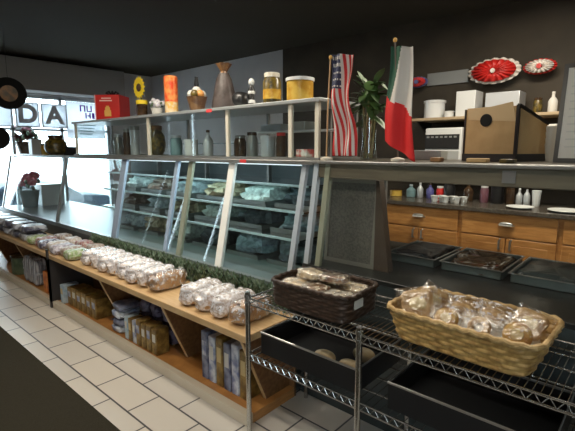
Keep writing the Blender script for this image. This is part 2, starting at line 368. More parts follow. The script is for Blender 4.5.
for li, (z, y0, nm) in enumerate(((.641,2.02,'deck'),(.869,2.02,'lowest shelf'),(1.039,2.06,'middle shelf'))):
    xs = (-4.03,-3.60,-3.17,-2.74,-2.31,-1.88)
    for i, x in enumerate(xs):
        k = (li*3+i*5) % 8
        food_tray(x+.04*li, 2.30, z, .35, .42, .10 if li else .14, k, 'tray of %s goods on the %s inside the left case, %s' % (cn[k], nm, words[i]))

# left end goods seen inside the case
def flowers(name, label, x, y, z, r, pot, petals, h):
    t = thing(name, label, 'flowers', (x,y,z))
    b = MB(); b.lathe([(r*.6,0),(r*.85,h*.45),(r*.78,h*.45),(r*.5,.01)]); link('pot', b, pot, t)
    b = MB(); rr = random.Random(int(x*100))
    for k in range(16):
        a = rr.uniform(0,2*PI); q = rr.uniform(0,r*.9); b.blob((q*math.cos(a),q*math.sin(a),h*.55+rr.uniform(0,h*.4)), (r*.34,r*.34,r*.28), 1, 10, 6, .4, 30, k)
    link('blossoms', b, petals, t)
    b = MB()
    for k in range(12):
        a = rr.uniform(0,2*PI); b.blob((r*.8*math.cos(a),r*.8*math.sin(a),h*.5+rr.uniform(0,h*.3)), (r*.3,r*.12,r*.2), 1, 8, 6)
    link('leaves', b, M_grass, t)
M_pink = mat('pink_petals', (.62,.05,.12), .6, c2=(.75,.25,.3), scale=30)
M_wine = mat('wine_petals', (.16,.02,.04), .6, c2=(.06,.05,.03), scale=20)
M_teal = mat('teal_pot', (.16,.26,.28), .4)
flowers('potted_flower', 'pink red flowers in a teal pot inside the far left end of the case', col(29,2.06,.9), 2.06, .641, .15, M_teal, M_pink, .52)
def crate(name, label, x, y, z, w, d, h, m, group=None, cat='box'):
    b = MB(); b.box(-w/2,w/2,-d/2,d/2,0,h); return solo(name, label, cat, b, m, (x,y,z), 0, group, bevel=.004)
crate('white_carton', 'white carton standing behind the glass at the far left end of the case', -6.7, 2.35, .641, .30, .3, .30, M_white, cat='carton')

# ------------------------------------------------------------------ riser (upper glass showcase)
ri = thing('glass_riser', 'shallow glass showcase standing on top of the long display case', 'showcase', (-3.2,2.25,1.36)); ri['world'] = 1
Y0, Y1, Z0, Z1 = 2.03, 2.46, 1.361, 1.715
b = MB(); b.box(-4.93,-1.54,Y0-.02,Y1+.02,Z1-.018,Z1+.004); link('top_shelf', b, mat('riser_top', (.42,.44,.44), .3, .4), ri, bevel=.003)
b = MB(); b.box(-4.93,-1.54,Y0-.02,Y1+.02,Z0,Z0+.014); link('bottom_rail', b, M_rail, ri)
M_post = mat('cream_post', (.66,.62,.52), .4)
rp = [-4.90,-3.42,-2.375,-1.783,-1.575]
for x in rp:
    b = MB(); w = .028 if x > -4.8 else .02; b.box(x-w/2,x+w/2,Y0,Y0+.022,Z0+.014,Z1-.018); link('front_post', b, M_post, ri)
    b = MB(); b.box(x-.01,x+.01,Y1-.02,Y1,Z0+.014,Z1-.018); link('rear_post', b, M_rail, ri)
for a, c in zip(rp[:-1], rp[1:]):
    b = MB(); b.add([(a+.014,Y0+.012,Z0+.014),(c-.014,Y0+.012,Z0+.014),(c-.014,Y0+.012,Z1-.018),(a+.014,Y0+.012,Z1-.018)], [(0,1,2,3)]); link('riser_glass', b, M_caseglass, ri, smooth=False)
b = MB(); b.box(-2.36,-1.60,2.26,Y1-.02,1.545,1.553); link('inner_shelf', b, mat('milky_shelf', (.78,.80,.80), .3), ri)
b = MB(); b.box(-3.40,-2.40,2.26,Y1-.02,1.47,1.476); link('inner_shelf', b, M_shelfglass, ri)

# generic jar / bottle makers ------------------------------------------------
def jar(name, label, cat, x, y, z, r, h, body, lid, group=None, shape='jar', band=None):
    t = thing(name, label, cat, (x,y,z), 0, group)
    prof = {'jar': [(r*.92,0),(r,h*.05),(r,h*.72),(r*.8,h*.84),(r*.8,h*.86)],
            'bottle': [(r*.9,0),(r,h*.04),(r,h*.55),(r*.75,h*.66),(r*.36,h*.76),(r*.34,h*.9)],
            'round': [(r*.55,0),(r*.9,h*.15),(r,h*.4),(r*.9,h*.66),(r*.6,h*.8),(r*.6,h*.86)],
            'cup': [(r*.72,0),(r*.75,h*.02),(r*.98,h*.95),(r*.94,h*.96)],
            'tub': [(r*.95,0),(r,h*.03),(r,h*.86)]}[shape]
    b = MB(); b.lathe(prof, n=20); link('body', b, body, t)
    top = prof[-1]; rl = max(top[0]*1.08, .008)
    b = MB(); b.lathe([(rl,top[1]),(rl,h*.985),(rl*.9,h)], n=20); link('lid', b, lid, t)
    if band:
        b = MB(); q = r*1.012; b.lathe([(q,h*.18),(q,h*.48)], n=20); link('label_band', b, band, t)
    return t
M_dk = mat('dark_brown_glass', (.035,.02,.012), .12, c2=(.07,.04,.02), scale=18)
M_golddk = mat('olive_gold_contents', (.16,.11,.02), .3, c2=(.03,.025,.01), scale=28)
M_amber = mat('amber_contents', (.45,.24,.03), .25, c2=(.60,.40,.08), scale=15)
M_silver = mat('silver_tin', (.52,.54,.56), .35, .4)
M_brown = mat('brown_contents', (.13,.06,.03), .35, c2=(.25,.13,.05), scale=20)
# goods inside the riser
zi = Z0+.0145
for px, r, h, bm_, lm, lab, sh in (
    (118,.045,.20,M_rail,M_silver,'clear grey canister inside the riser under the red box','jar'),
    (127,.04,.25,M_dk,M_rail,'tall dark jar inside the riser, left of the first cream post','jar'),
    (135,.045,.27,M_silver,M_rail,'tall pale grey tin inside the riser, left of the first cream post','tub'),
    (157,.075,.26,M_golddk,M_brown,'round olive brown jar inside the riser, right of the first cream post','round'),
    (176,.05,.17,M_teal,M_silver,'teal jar inside the riser under the orange candle','jar'),
    (191,.055,.13,M_white,M_white,'white tub inside the riser, below the fruit basket','tub'),
    (208,.04,.20,M_silver,M_dk,'slim silver bottle inside the riser, left of the middle cream post','bottle'),
    (240,.045,.15,M_dk,M_rail,'dark jar inside the riser just right of the middle cream post','jar'),
    (252,.04,.17,M_rail,M_dk,'grey jar with black lid inside the riser','jar'),
    (268,.05,.14,M_silver,M_silver,'low silver canister on the riser floor beneath the white shelf','tub'),
    (281,.035,.16,M_dk,M_red,'dark jar with red lid on the riser floor beneath the white shelf','jar')):
    jar('canister', lab, 'jar', col(px,2.16,1.5), 2.16, zi, r, h, bm_, lm, shape=sh)
crate('packet', 'small red and white packet at the right end of the riser floor', col(305,2.2,1.4), 2.2, zi, .09, .08, .05, mat('red_white_pack', (.6,.08,.06), .5, c2=(.8,.75,.7), scale=30), cat='packet')
crate('packet', 'white carton on the inner white shelf at the riser right end', col(302,2.35,1.6), 2.35, 1.5535, .14, .12, .06, M_offwhite, cat='carton')
crate('packet', 'pale carton on the inner white shelf left of the grey post', col(276,2.35,1.6), 2.35, 1.5535, .2, .12, .05, M_silver, cat='carton')

# ------------------------------------------------------------------ goods on the riser top
ZR = 1.7195
# red gift box seen corner on
t = thing('gift_box', 'red gift box with gold emblems and black bow at the riser left end', 'box', (col(113.5,2.24,1.8),2.24,ZR), math.radians(38))
s = .125
b = MB(); b.box(-s,s,-s,s,0,.255); link('carton', b, M_red, t, bevel=.004)
b = MB()
for a in (0, -PI/2):
    Mx = Matrix.Rotation(a, 4, 'Z')
    b.lathe([(.035,0),(.045,.03),(.03,.075),(.0,.10)], (0,0,0), 12) if False else None
    for (xx, zz, w, h) in ((-.035,.04,.07,.06),(-.025,.10,.05,.03),(-.015,.13,.03,.015)): b.box(xx,xx+w,-s-.002,-s,zz,zz+h,M=Mx)
link('gold_emblem', b, M_gold, t)
b = MB()
for a in (0, -PI/2):
    Mx = Matrix.Rotation(a, 4, 'Z')
    for (xx, zz, w, h) in ((-.08,.19,.13,.012),(-.06,.215,.10,.01)): b.box(xx,xx+w,-s-.002,-s,zz,zz+h,M=Mx)
link('pale_script', b, mat('pale_script', (.9,.6,.55), .5), t)
b = MB(); b.bar((-s-.001,-s-.001,0.002),(-s-.001,-s-.001,.256), .008); link('corner_ribbon', b, mat('ribbon_pink', (.85,.45,.42), .5), t)
b = MB()
for k in range(6):
    a = k*PI/3; b.tube([(0,0,.256),(.04*math.cos(a),.04*math.sin(a),.30),(.07*math.cos(a),.07*math.sin(a),.285),(.03*math.cos(a),.03*math.sin(a),.258)], .009, 6)
link('bow', b, M_black, t)

# sunflower in dark jar
t = thing('sunflower_jar', 'dark jar with yellow collar holding a yellow sunflower, right of the red box', 'flowers', (col(142,2.15,1.8),2.15,ZR))
b = MB(); b.lathe([(.042,0),(.05,.01),(.05,.11),(.045,.115)]); link('jar_body', b, M_dk, t)
b = MB(); b.lathe([(.052,.116),(.052,.15),(.03,.155)]); link('yellow_collar', b, M_yellow, t)
b = MB(); b.tube([(0,0,.15),(.01,-.01,.26)], .006); link('stem', b, M_grass, t)
b = MB()
for k in range(16):
    a = 2*PI*k/16; c, s_ = math.cos(a), math.sin(a)
    P = lambda r, off, dy: (.02+c*r-s_*off, -.03+dy, .26+s_*r+c*off)
    b.add([P(.03,-.012,0),P(.03,.012,0),P(.075,.018,-.006),P(.105,0,0),P(.075,-.018,-.006)], [(0,1,2,3,4)])
link('petals', b, M_yellow, t, smooth=False)
b = MB(); b.blob((.02,-.035,.26), (.036,.014,.036), 1, 14, 8); link('flower_centre', b, mat('seed_brown', (.06,.03,.01), .7), t)
# lavender bunch
flowers('posy', 'small pot of white and lavender flowers beside the orange candle', col(157,2.16,1.75), 2.16, ZR, .062, M_offwhite, mat('lavender_petals', (.55,.50,.62), .7, c2=(.75,.75,.72), scale=60), .15)
# tall candle
t = thing('glass_candle', 'tall orange red glass candle with yellow lower label on the riser', 'candle', (col(171.5,2.14,1.8),2.14,ZR))
b = MB(); b.lathe([(.045,0),(.055,.01),(.055,.10)]); link('candle_base', b, mat('candle_label', (.72,.42,.10), .4, c2=(.75,.6,.4), scale=30), t)
b = MB(); b.lathe([(.056,.10),(.058,.30),(.05,.31)]); link('candle_body', b, mat('candle_red', (.70,.07,.02), .3, c2=(.85,.30,.08), scale=18), t)
# fruit basket
t = thing('gift_basket', 'small brown gift basket with pale orange fruit on top, on the riser', 'basket', (col(197,2.15,1.8),2.15,ZR))
b = MB(); b.lathe([(.045,0),(.055,.01),(.08,.11),(.084,.115),(.07,.10)], wob=lambda a, z: 1+.03*math.cos(14*a)); link('basket_body', b, M_brown, t)
for k in range(6):
    a = k*PI/3; b = MB(); b.blob((.042*math.cos(a),.042*math.sin(a),.135), (.033,.033,.033), 1, 12, 8); link('fruit', b, [mat('fruit_orange', (.65,.30,.08), .4), M_offwhite, M_golddk][k % 3], t)
b = MB(); b.blob((0,0,.165), (.036,.036,.033), 1, 12, 8); link('fruit', b, M_offwhite, t)
b = MB(); b.lathe([(.015,.19),(.02,.21),(.012,.26),(.014,.27)]); link('topper', b, M_black, t)
# dark tapering panettone wrap
t = thing('wrapped_cake', 'tall dark brown tapering wrapped cake on the riser, right of the fruit basket', 'cake', (col(224.5,2.16,1.8),2.16,ZR))
b = MB(); b.lathe([(.095,0),(.10,.02),(.075,.13),(.055,.22),(.035,.26)], wob=lambda a, z: 1+.05*math.cos(7*a+z*9)); link('wrapper', b, mat('dark_wrap', (.045,.032,.028), .5, c2=(.09,.07,.065), scale=12), t)
b = MB(); b.lathe([(.025,.26),(.02,.275),(.055,.33)], wob=lambda a, z: 1+.15*math.cos(6*a)); link('wrapper_ruff', b, M_brown, t)
b = MB(); b.blob((0,0,.055), (.062,.06,.055), .8, 18, 12, .15, 14); solo('black_pouch', 'small rounded black pouch beside the dark wrapped cake', 'pouch', b, M_black, (col(241,2.13,1.75),2.13,ZR))
# black and white figurine
t = thing('figurine', 'small black and white figurine on the riser, left of the gold jar', 'figurine', (col(251.5,2.17,1.8),2.17,ZR))
b = MB(); b.lathe([(.032,0),(.034,.01),(.018,.06),(.024,.12),(.012,.15)]); link('figure_body', b, M_black, t)
b = MB(); b.blob((0,0,.172), (.022,.022,.026)); link('figure_head', b, M_white, t)
b = MB(); b.lathe([(.026,.015),(.030,.03),(.022,.05)]); b.lathe([(.024,.09),(.027,.10),(.024,.11)]); link('figure_sash', b, M_white, t)
jar('glass_jar', 'tall glass jar of golden pasta with cream lid on the riser', 'jar', col(272,2.17,1.8), 2.17, ZR, .062, .21, M_golddk, M_post, shape='jar', band=M_amber)
jar('glass_jar', 'wide golden yellow jar with white lid at the riser right end', 'jar', col(300,2.16,1.8), 2.16, ZR, .085, .15, M_amber, M_white, shape='tub')

# goods on the low end of the case top, left of the riser
ZC = 1.3605
flowers('potted_flower', 'wine red flowers in a dark pot on the case top below the letter D', col(27,2.25,1.45), 2.25, ZC, .17, M_dk, M_wine, .40)
crate('silver_tin', 'upright silver grey tin on the case top in front of the dark red flowers', col(35.5,2.05,1.45), 2.05, ZC, .12, .12, .20, M_silver, cat='tin')
jar('glass_jar', 'olive gold jar with dark lid on the case top below the letter A', 'jar', col(56,2.12,1.45), 2.12, ZC, .13, .24, M_golddk, M_dk, shape='round')
jar('glass_jar', 'small yellow brown jar between the silver tin and the olive gold jar', 'jar', col(45.5,2.12,1.4), 2.12, ZC, .05, .14, M_amber, M_dk, shape='jar')
crate('dark_box', 'low dark box on the case top right of the olive gold jar', col(69.5,2.25,1.4), 2.25, ZC, .12, .12, .10, M_black)

# hanging round plates near the window
for (x, y, z, r, lab, c) in ((-5.3,1.545,2.01,.165,'larger black round hanging plate with a brown centre, at the upper left edge','plate'),(-5.3,1.395,1.545,.12,'smaller black round hanging plate at the left edge, below the larger one','plate')):
    t = thing('hanging_plate', lab, c, (x,y,z)); Rm = Matrix.Rotation(math.atan2(-x, -y)*-1+PI/2, 4, 'Z')
    Mx = Matrix.Rotation(math.atan2(-y, -x), 4, 'Z') @ Matrix.Rotation(PI/2, 4, 'Y')
    if r < .15: y0_ = 0
    def dish(prof):
        q = MB(); q.lathe(prof, n=36); q.v = [tuple(Mx @ Vector(v)) for v in q.v]; return q
    link('plate_disc', dish([(r*.55,-.02),(r*.97,-.003),(r,.004),(r*.97,.008),(r*.6,-.006),(r*.55,-.008)]), mat('matt_black', (.008,.008,.008), .9, spec=.1), t)
    if r > .15: link('plate_centre', dish([(r*.5,-.0075),(r*.5,-.002),(r*.2,.004)]), mat('plate_centre_brown', (.16,.07,.015), .5, c2=(.05,.03,.01), scale=14), t)
    b = MB(); b.tube([(0,0,r),(0,0,2.7-z)], .002, 6); link('hanging_cord', b, M_black, t)

# ------------------------------------------------------------------ right service case
sc_ = thing('service_case', 'open service case with grey bronze fascia and dark steel deck, right half', 'display case', (-.5,2.3,0)); sc_['world'] = 1
XL, XR = -1.515, 1.2
b = MB(); b.box(XL,XR,1.83,2.72,0,.76); link('case_base', b, M_char, sc_)
b = MB(); b.box(XL,XR,1.83,2.72,.76,.785); link('case_deck', b, M_deck, sc_, bevel=.003)
b = MB(); b.box(XL,XR,1.93,1.965,1.268,1.345); link('fascia', b, M_bar, sc_, bevel=.004)
b = MB(); b.box(XL,XR,1.90,1.99,1.345,1.362); link('top_rail', b, M_rail, sc_, bevel=.004)
b = MB(); b.box(-.52,-.47,1.922,1.93,1.285,1.335); link('fascia_latch', b, M_rail, sc_)
b = MB(); b.box(XL,XR,1.99,2.72,1.35,1.362); link('top_plate', b, mat('dark_top_plate', (.07,.06,.045), .3, .1), sc_)
b = MB(); b.add([(XL+.05,1.85,.79),(XR,1.85,.79),(XR,1.945,1.27),(XL+.05,1.945,1.27)], [(0,1,2,3)]); link('glass_front', b, glass('clear_case_glass', (.92,.95,.93), .4), sc_, smooth=False)
for x in (XL+.02, XL+.10):
    b = MB(); b.prism([(1.838,.785),(1.862,.785),(1.96,1.345),(1.93,1.345)], x-.016, x+.016, 'x'); link('corner_mullion', b, M_endm if x < XL+.05 else M_mullion_streak_y, sc_)
for x in (XL+.03, XR-.03):
    b = MB(); b.box(x-.015,x+.015,2.68,2.71,.785,1.35); link('rear_post', b, M_rail, sc_)
b = MB(); b.box(-1.40,1.1,2.02,2.05,1.335,1.349); link('added_case_lamp', b, M_added_lamp, sc_)  # unseen lamp strip added to lift the dark screen and pans
for x in (-.85,.45):
    ld = bpy.data.lights.new('added_case_light', 'AREA'); ld.shape = 'RECTANGLE'; ld.size = 1.1; ld.size_y = .03; ld.energy = 1.3; ld.color = (1,.93,.82)
    lo = bpy.data.objects.new('added_case_light', ld); C.objects.link(lo); lo.parent = sc_; lo.location = Vector((x,2.035,1.33))-Vector((-.5,2.3,0))
# red stickers on the rails
for (px, Y, z, lab) in ((209,2.008,1.70,'small red sticker on the front edge of the riser top'),(243,1.924,1.348,'small red sticker on the steel rail of the long case')):
    b = MB(); b.box(-.03,.03,-.0015,.0005,-.011,.011); solo('red_sticker', lab, 'sticker', b, mat('sticker_red', (.75,.06,.06), .4), (col(px,Y,z),Y,z), smooth=False)
# framed screen with its wedge support, standing inside the case
t = thing('framed_screen', 'dark grey framed mesh screen leaning inside the service case beside the corner mullions', 'screen', (-1.305,1.975,.7855))
def scr(x0, x1, z0, z1, o0=0, o1=.02):
    k = .14/.47
    return [(x0,z0*k*.3+o0,z0),(x1,z0*k*.3+o0,z0),(x1,z1*k*.3+o0,z1),(x0,z1*k*.3+o0,z1),(x0,z0*k*.3+o1,z0),(x1,z0*k*.3+o1,z0),(x1,z1*k*.3+o1,z1),(x0,z1*k*.3+o1,z1)]
BF = [(0,1,2,3),(7,6,5,4),(0,4,5,1),(1,5,6,2),(2,6,7,3),(3,7,4,0)]
M_mesh = mat('grey_mesh', (.16,.155,.135), .5, .2, c2=(.10,.098,.09), scale=90)
W0, W1 = -.165, .165
b = MB(); b.add(scr(W0+.02,W1-.02,.02,.46,.004,.012), BF); link('mesh_panel', b, M_mesh, t)
b = MB()
for q in (scr(W0,W1,0,.022), scr(W0,W1,.455,.478), scr(W0,W0+.022,.022,.455), scr(W1-.022,W1,.022,.455)): b.add(q, BF)
link('screen_frame', b, M_metal if False else mat('screen_frame_grey', (.24,.235,.21), .4, .3), t)
b = MB(); b.prism([(W1+.002,0),(W1+.09,0),(W1+.02,.478),(W1+.002,.478)], .0, .05, 'y'); link('wedge_support', b, mat('dark_brown_wedge', (.07,.05,.036), .5), t)
# steel pans on the deck
i = 0
for (x, w, lab) in ((-1.05,.28,'shallow steel pan on the dark deck nearest the framed screen'),(-.72,.30,'empty steel pan on the dark deck, second from the framed screen'),(-.38,.30,'steel pan on the dark deck, third from the framed screen'),(-.04,.30,'steel pan on the dark deck behind the right end of the wicker basket'),(.3,.30,'steel pan on the dark deck, furthest right')):
    t = thing('steel_pan', lab, 'pan', (x,2.42,.7855), 0, 'steel pans on the dark deck')
    d = .2; h = .045; w2 = w/2; b = MB()
    b.box(-w2,w2,-d,d,0,.004); b.box(-w2,w2,-d,-d+.004,0,h); b.box(-w2,w2,d-.004,d,0,h); b.box(-w2,-w2+.004,-d,d,0,h); b.box(w2-.004,w2,-d,d,0,h)
    link('pan_body', b, mat('pan_steel', (.20,.25,.25), .3, .6), t, smooth=False)
    b = MB(); b.box(-w2-.01,w2+.01,-d-.01,-d,h,h+.004); b.box(-w2-.01,w2+.01,d,d+.01,h,h+.004); b.box(-w2-.01,-w2,-d,d,h,h+.004); b.box(w2,w2+.01,-d,d,h,h+.004); link('pan_rim', b, M_metal, t, smooth=False)
    b = MB(); b.blob((0,0,.03),(w2-.02,d-.02,.028),.4,30,12,.25,22,i,flat=.025); link('pan_contents', b, [M_black, M_dk, M_char][i % 3], t, smooth=False); i += 1

# ------------------------------------------------------------------ things on the service case top
ZS = 1.3625
def cloth(name, fn, nu, nv, slot, mats, parent, thick=.0015):
    b = MB(); vs = [fn(i/nu, j/nv) for j in range(nv+1) for i in range(nu+1)]; b.v = vs
    for j in range(nv):
        for i in range(nu):
            a = j*(nu+1)+i; b.f.append((a,a+1,a+nu+2,a+nu+1)); b.m.append(slot((i+.5)/nu, (j+.5)/nv))
    o = link(name, b, mats, parent); s_ = o.modifiers.new('Solidify', 'SOLIDIFY'); s_.thickness = thick
    return o
M_fr = mat('flag_red', (.50,.02,.02), .7); M_fw = mat('flag_white', (.60,.57,.53), .7); M_fb = mat('flag_navy', (.02,.025,.07), .7); M_fg = mat('flag_green', (.01,.075,.04), .7)
t = thing('american_flag', 'small american flag hanging from a stick on the case top, left of the vase', 'flag', (col(326.5,2.02,1.4),2.02,ZS))
b = MB(); b.lathe([(.035,0),(.036,.012),(.01,.02)]); link('flag_base', b, M_post, t)
b = MB(); b.tube([(0,0,.01),(.005,0,.30),(.02,0,.56)], .0045, 8); link('flag_pole', b, mat('tan_stick', (.45,.28,.14), .5), t)
b = MB(); b.blob((.02,0,.565), (.01,.01,.012)); link('pole_finial', b, M_gold, t)
def usf(u, v):
    # v runs down the fly from the canton, u across the stripes
    w = .145-.02*math.sin(v*PI)+.03*v
    x = .022+u*w*(1-.25*v)+.05*math.sin(v*2.4)*v+.016*v-.02*math.sin(PI*v)*(1-u)
    z = .545-v*.52-(u-.5)*.07*(1-v)+.05*u*(1-v)
    y = -.006+.022*math.sin(u*9+v*5)+.012*math.sin(v*11)
    return (x, y, z)
def uss(u, v):
    if u < .54 and v < .34:
        i, j = int(u/.54*14), int(v/.34*15)
        return 1 if (i % 2 == 1 and j % 3 == 1) else 2
    return 0 if int(u*13) % 2 == 0 else 1
cloth('flag_cloth', usf, 52, 60, uss, [M_fr,M_fw,M_fb], t)
# vase
t = thing('glass_vase', 'tall clear glass vase with green leaves and tan stems between the two flags', 'vase', (col(369,2.28,1.5),2.28,ZS))
b = MB(); b.lathe([(.048,0),(.05,.008),(.042,.10),(.045,.26)], n=28); b.f = b.f[:-1]; b.m = b.m[:-1]; link('vase_body', b, glass('vase_glass', (.80,.84,.78), 1.4), t)
b = MB(); rr = random.Random(5)
for k in range(7):
    a = k*.9; b.tube([(.02*math.cos(a),.02*math.sin(a),.01),(.028*math.cos(a+1),.028*math.sin(a+1),.15),(.045*math.cos(a+1.5),.045*math.sin(a+1.5),.34)], .006, 6)
link('stems', b, mat('tan_stems', (.22,.20,.10), .6), t)
b = MB()
for k in range(70):
    a = rr.uniform(0,2*PI); el = rr.uniform(.2,1.3); L_ = rr.uniform(.09,.15); base = Vector((.03*math.cos(a),.03*math.sin(a),rr.uniform(.22,.46)))
    d = Vector((math.cos(a)*math.cos(el),math.sin(a)*math.cos(el)*.6,math.sin(el)*rr.choice((1,1,-.6)))); sd = d.cross(Vector((0,0,1))).normalized(); w = .03
    pts = []
    for i_ in range(6):
        q = i_/5; ww = w*math.sin(PI*min(1,q*.92+.06)); c = base+d*L_*q+Vector((0,0,-.04*q*q)); pts += [c-sd*ww, c+sd*ww]
    b.add(pts, [(2*i_,2*i_+1,2*i_+3,2*i_+2) for i_ in range(5)])
link('foliage', b, mat('dark_leaf', (.03,.075,.02), .45, c2=(.06,.12,.03), scale=12), t)
# tricolour
t = thing('tricolour_flag', 'green white and red flag on a stick, right of the vase', 'flag', (col(398,2.06,1.4),2.06,ZS))
b = MB(); b.lathe([(.035,0),(.036,.012),(.01,.02)]); link('flag_base', b, M_post, t)
b = MB(); b.tube([(0,0,.01),(-.015,0,.3),(-.04,0,.60)], .0045, 8); link('flag_pole', b, mat('dark_stick', (.10,.07,.05), .5), t)
b = MB(); b.blob((-.04,0,.605), (.01,.01,.012)); link('pole_finial', b, M_gold, t)
def mxf(u, v):
    x = -.075+u*(.115+.045*v)+.03*v*v*u-.006*v+.02*(1-v)
    x = -.055-.045*v+u*(.125+.06*v)+.02*v*v
    z = .555-v*(.45+.11*u)+.02*(1-u)*(1-v)
    y = -.014+.016*math.sin(u*10+v*2)+.01*math.sin(v*7)
    return (x, y, z)
def mxs(u, v): return 2 if v > .52+.06*u+.02*math.sin(u*8) else (0 if u < .52-.62*v else 1)
cloth('flag_cloth', mxf, 40, 60, mxs, [M_fg,M_fw,mat('flag_bright_red', (.62,.015,.015), .7)], t)
# clear low plastic box behind the flag
crate('napkin_box', 'low pale clear box behind the red end of the tricolour flag', col(428,2.5,1.4), 2.5, ZS, .20, .10, .055, mat('milky_box', (.34,.35,.33), .3), cat='box')
# slanted kraft collection box with a hole
t = thing('kraft_box', 'tan slant-topped box with a round black hole and black edges on the case top', 'box', (col(488,2.36,1.4),2.36,ZS), math.radians(-14))
W, D_, H0, H1 = .140, .30, .27, .19
M_kraft = mat('kraft_board', (.47,.31,.14), .7, c2=(.41,.265,.115), scale=10)
M_kraft2 = mat('kraft_lid', (.55,.40,.22), .7)
b = MB(); b.prism([(0,.03),(D_,.03),(D_,H1),(0,H0)], -W, W, 'x'); link('box_body', b, M_kraft, t)
b = MB(); b.box(-W-.006,W+.006,-.006,D_+.006,0,.038); link('base_tray', b, mat('black_board', (.022,.02,.02), .6), t)
b = MB(); b.bar((W,0,.03),(W,0,H0+.003),.014); b.bar((W,0,H0+.003),(W,D_,H1+.003),.014); link('edge_tape', b, M_black, t)
b = MB(); b.bar((-W,0,.03),(-W,0,H0),.009); link('edge_tape', b, M_black, t)
b = MB(); b.add([(-W+.02,-.004,H0-.055),(W-.005,-.004,H0-.075),(W-.03,-.004,H0+.02),(0,-.004,H0+.004),(-W+.01,-.004,H0+.004),(-W+.02,0,H0-.055),(W-.005,0,H0-.075),(W-.03,0,H0+.02),(0,0,H0+.004),(-W+.01,0,H0+.004)], [(0,1,2,3,4),(9,8,7,6,5),(0,5,6,1),(1,6,7,2),(2,7,8,3),(3,8,9,4),(4,9,5,0)]); link('front_flap', b, M_kraft2, t)
b = MB(); b.tube([(-.02,-.0075,H0-.062),(-.02,-.0045,H0-.062)], .032, 28); link('round_hole', b, mat('hole_black', (.004,.004,.004), .9), t)
# small things along the front of the case top
for px, w, h, m_, lab in ((437,.05,.022,M_brown,'small brown packet on the case top, left of the kraft box'),(478,.09,.02,M_kraft,'tan packet on the case top in front of the kraft box'),(508,.06,.018,M_golddk,'olive packet on the case top by the kraft box corner')):
    crate('snack_packet', lab, col(px,2.06,1.37), 2.06, ZS, w, .05, h, m_, cat='packet')
# stack of paper cups and menu card on the right
t = thing('cup_stack', 'stack of white paper cups between the kraft box and the menu card', 'cups', (col(553,2.48,1.45),2.48,ZS))
for k in range(4):
    b = MB(); z = k*.028; b.lathe([(.026,z),(.036,z+.085),(.038,z+.088),(.034,z+.088)], n=20); link('paper_cup', b, M_offwhite, t)
t = thing('menu_card', 'white menu card in a black frame on the case top, right edge', 'menu', (-.30,2.34,ZS), 0)
LM = Matrix.Rotation(math.radians(-10), 4, 'X')
b = MB(); b.box(-.10,.10,0,.006,.02,.44,M=LM); link('card', b, M_offwhite, t, smooth=False)
b = MB(); b.box(-.118,-.10,-.002,.012,0,.46,M=LM); b.box(.10,.118,-.002,.012,0,.46,M=LM); b.box(-.10,.10,-.002,.012,0,.02,M=LM); b.box(-.10,.10,-.002,.012,.44,.46,M=LM); link('card_frame', b, M_black, t, smooth=False)
b = MB()
for k in range(9): b.box(-.08,.05+.02*(k % 3),-.001,0,.07+.035*k,.076+.035*k,M=LM)
link('print_lines', b, mat('grey_print', (.50,.49,.46), .7), t, smooth=False)

# ------------------------------------------------------------------ back counter
bc = thing('back_counter', 'run of honey oak cabinets under a dark counter against the back wall', 'cabinet', (-.4,3.9,0)); bc['world'] = 1
CX0, CX1 = -2.05, 1.7
b = MB(); b.box(CX0,CX1,3.62,4.28,.10,.93); link('carcass', b, M_wood, bc)
b = MB(); b.box(CX0+.02,CX1,3.68,4.28,0,.10); link('toe_kick', b, M_black, bc)
units = [(-1.99,-1.28),(-1.27,-.56),(-.55,.16),(.17,.88),(.89,1.6)]
for (a, c) in units:
    b = MB(); b.box(a+.012,c-.012,3.60,3.62,.745,.925); d = link('drawer', b, M_wood_h, bc, bevel=.004)
    m_ = (a+c)/2; b = MB(); b.tube([(m_-.055,3.60,.84),(m_-.045,3.572,.84),(m_+.045,3.572,.84),(m_+.055,3.60,.84)], .006, 8); b.blob((m_,3.585,.852), (.05,.012,.014)); link('cup_pull', b, M_metal, d)
    for (p, q, hx) in ((a+.012,m_-.004,m_-.04),(m_+.004,c-.012,m_+.04)):
        b = MB(); b.box(p,q,3.60,3.62,.13,.735); d = link('cabinet_door', b, M_wood, bc, bevel=.004)
        b = MB(); b.box(p+.05,q-.05,3.596,3.60,.18,.685); link('door_panel', b, M_wood, d, bevel=.003)
        b = MB(); b.tube([(hx,3.60,.725),(hx,3.572,.72),(hx,3.572,.65),(hx,3.60,.645)], .008, 8); link('bar_handle', b, M_metal, d)
b = MB(); b.box(CX0-.02,CX1,3.57,4.29,.93,.965); solo('worktop', 'dark stone worktop on the oak cabinets', 'worktop', b, M_counter, bevel=.004)
ZW = .9655
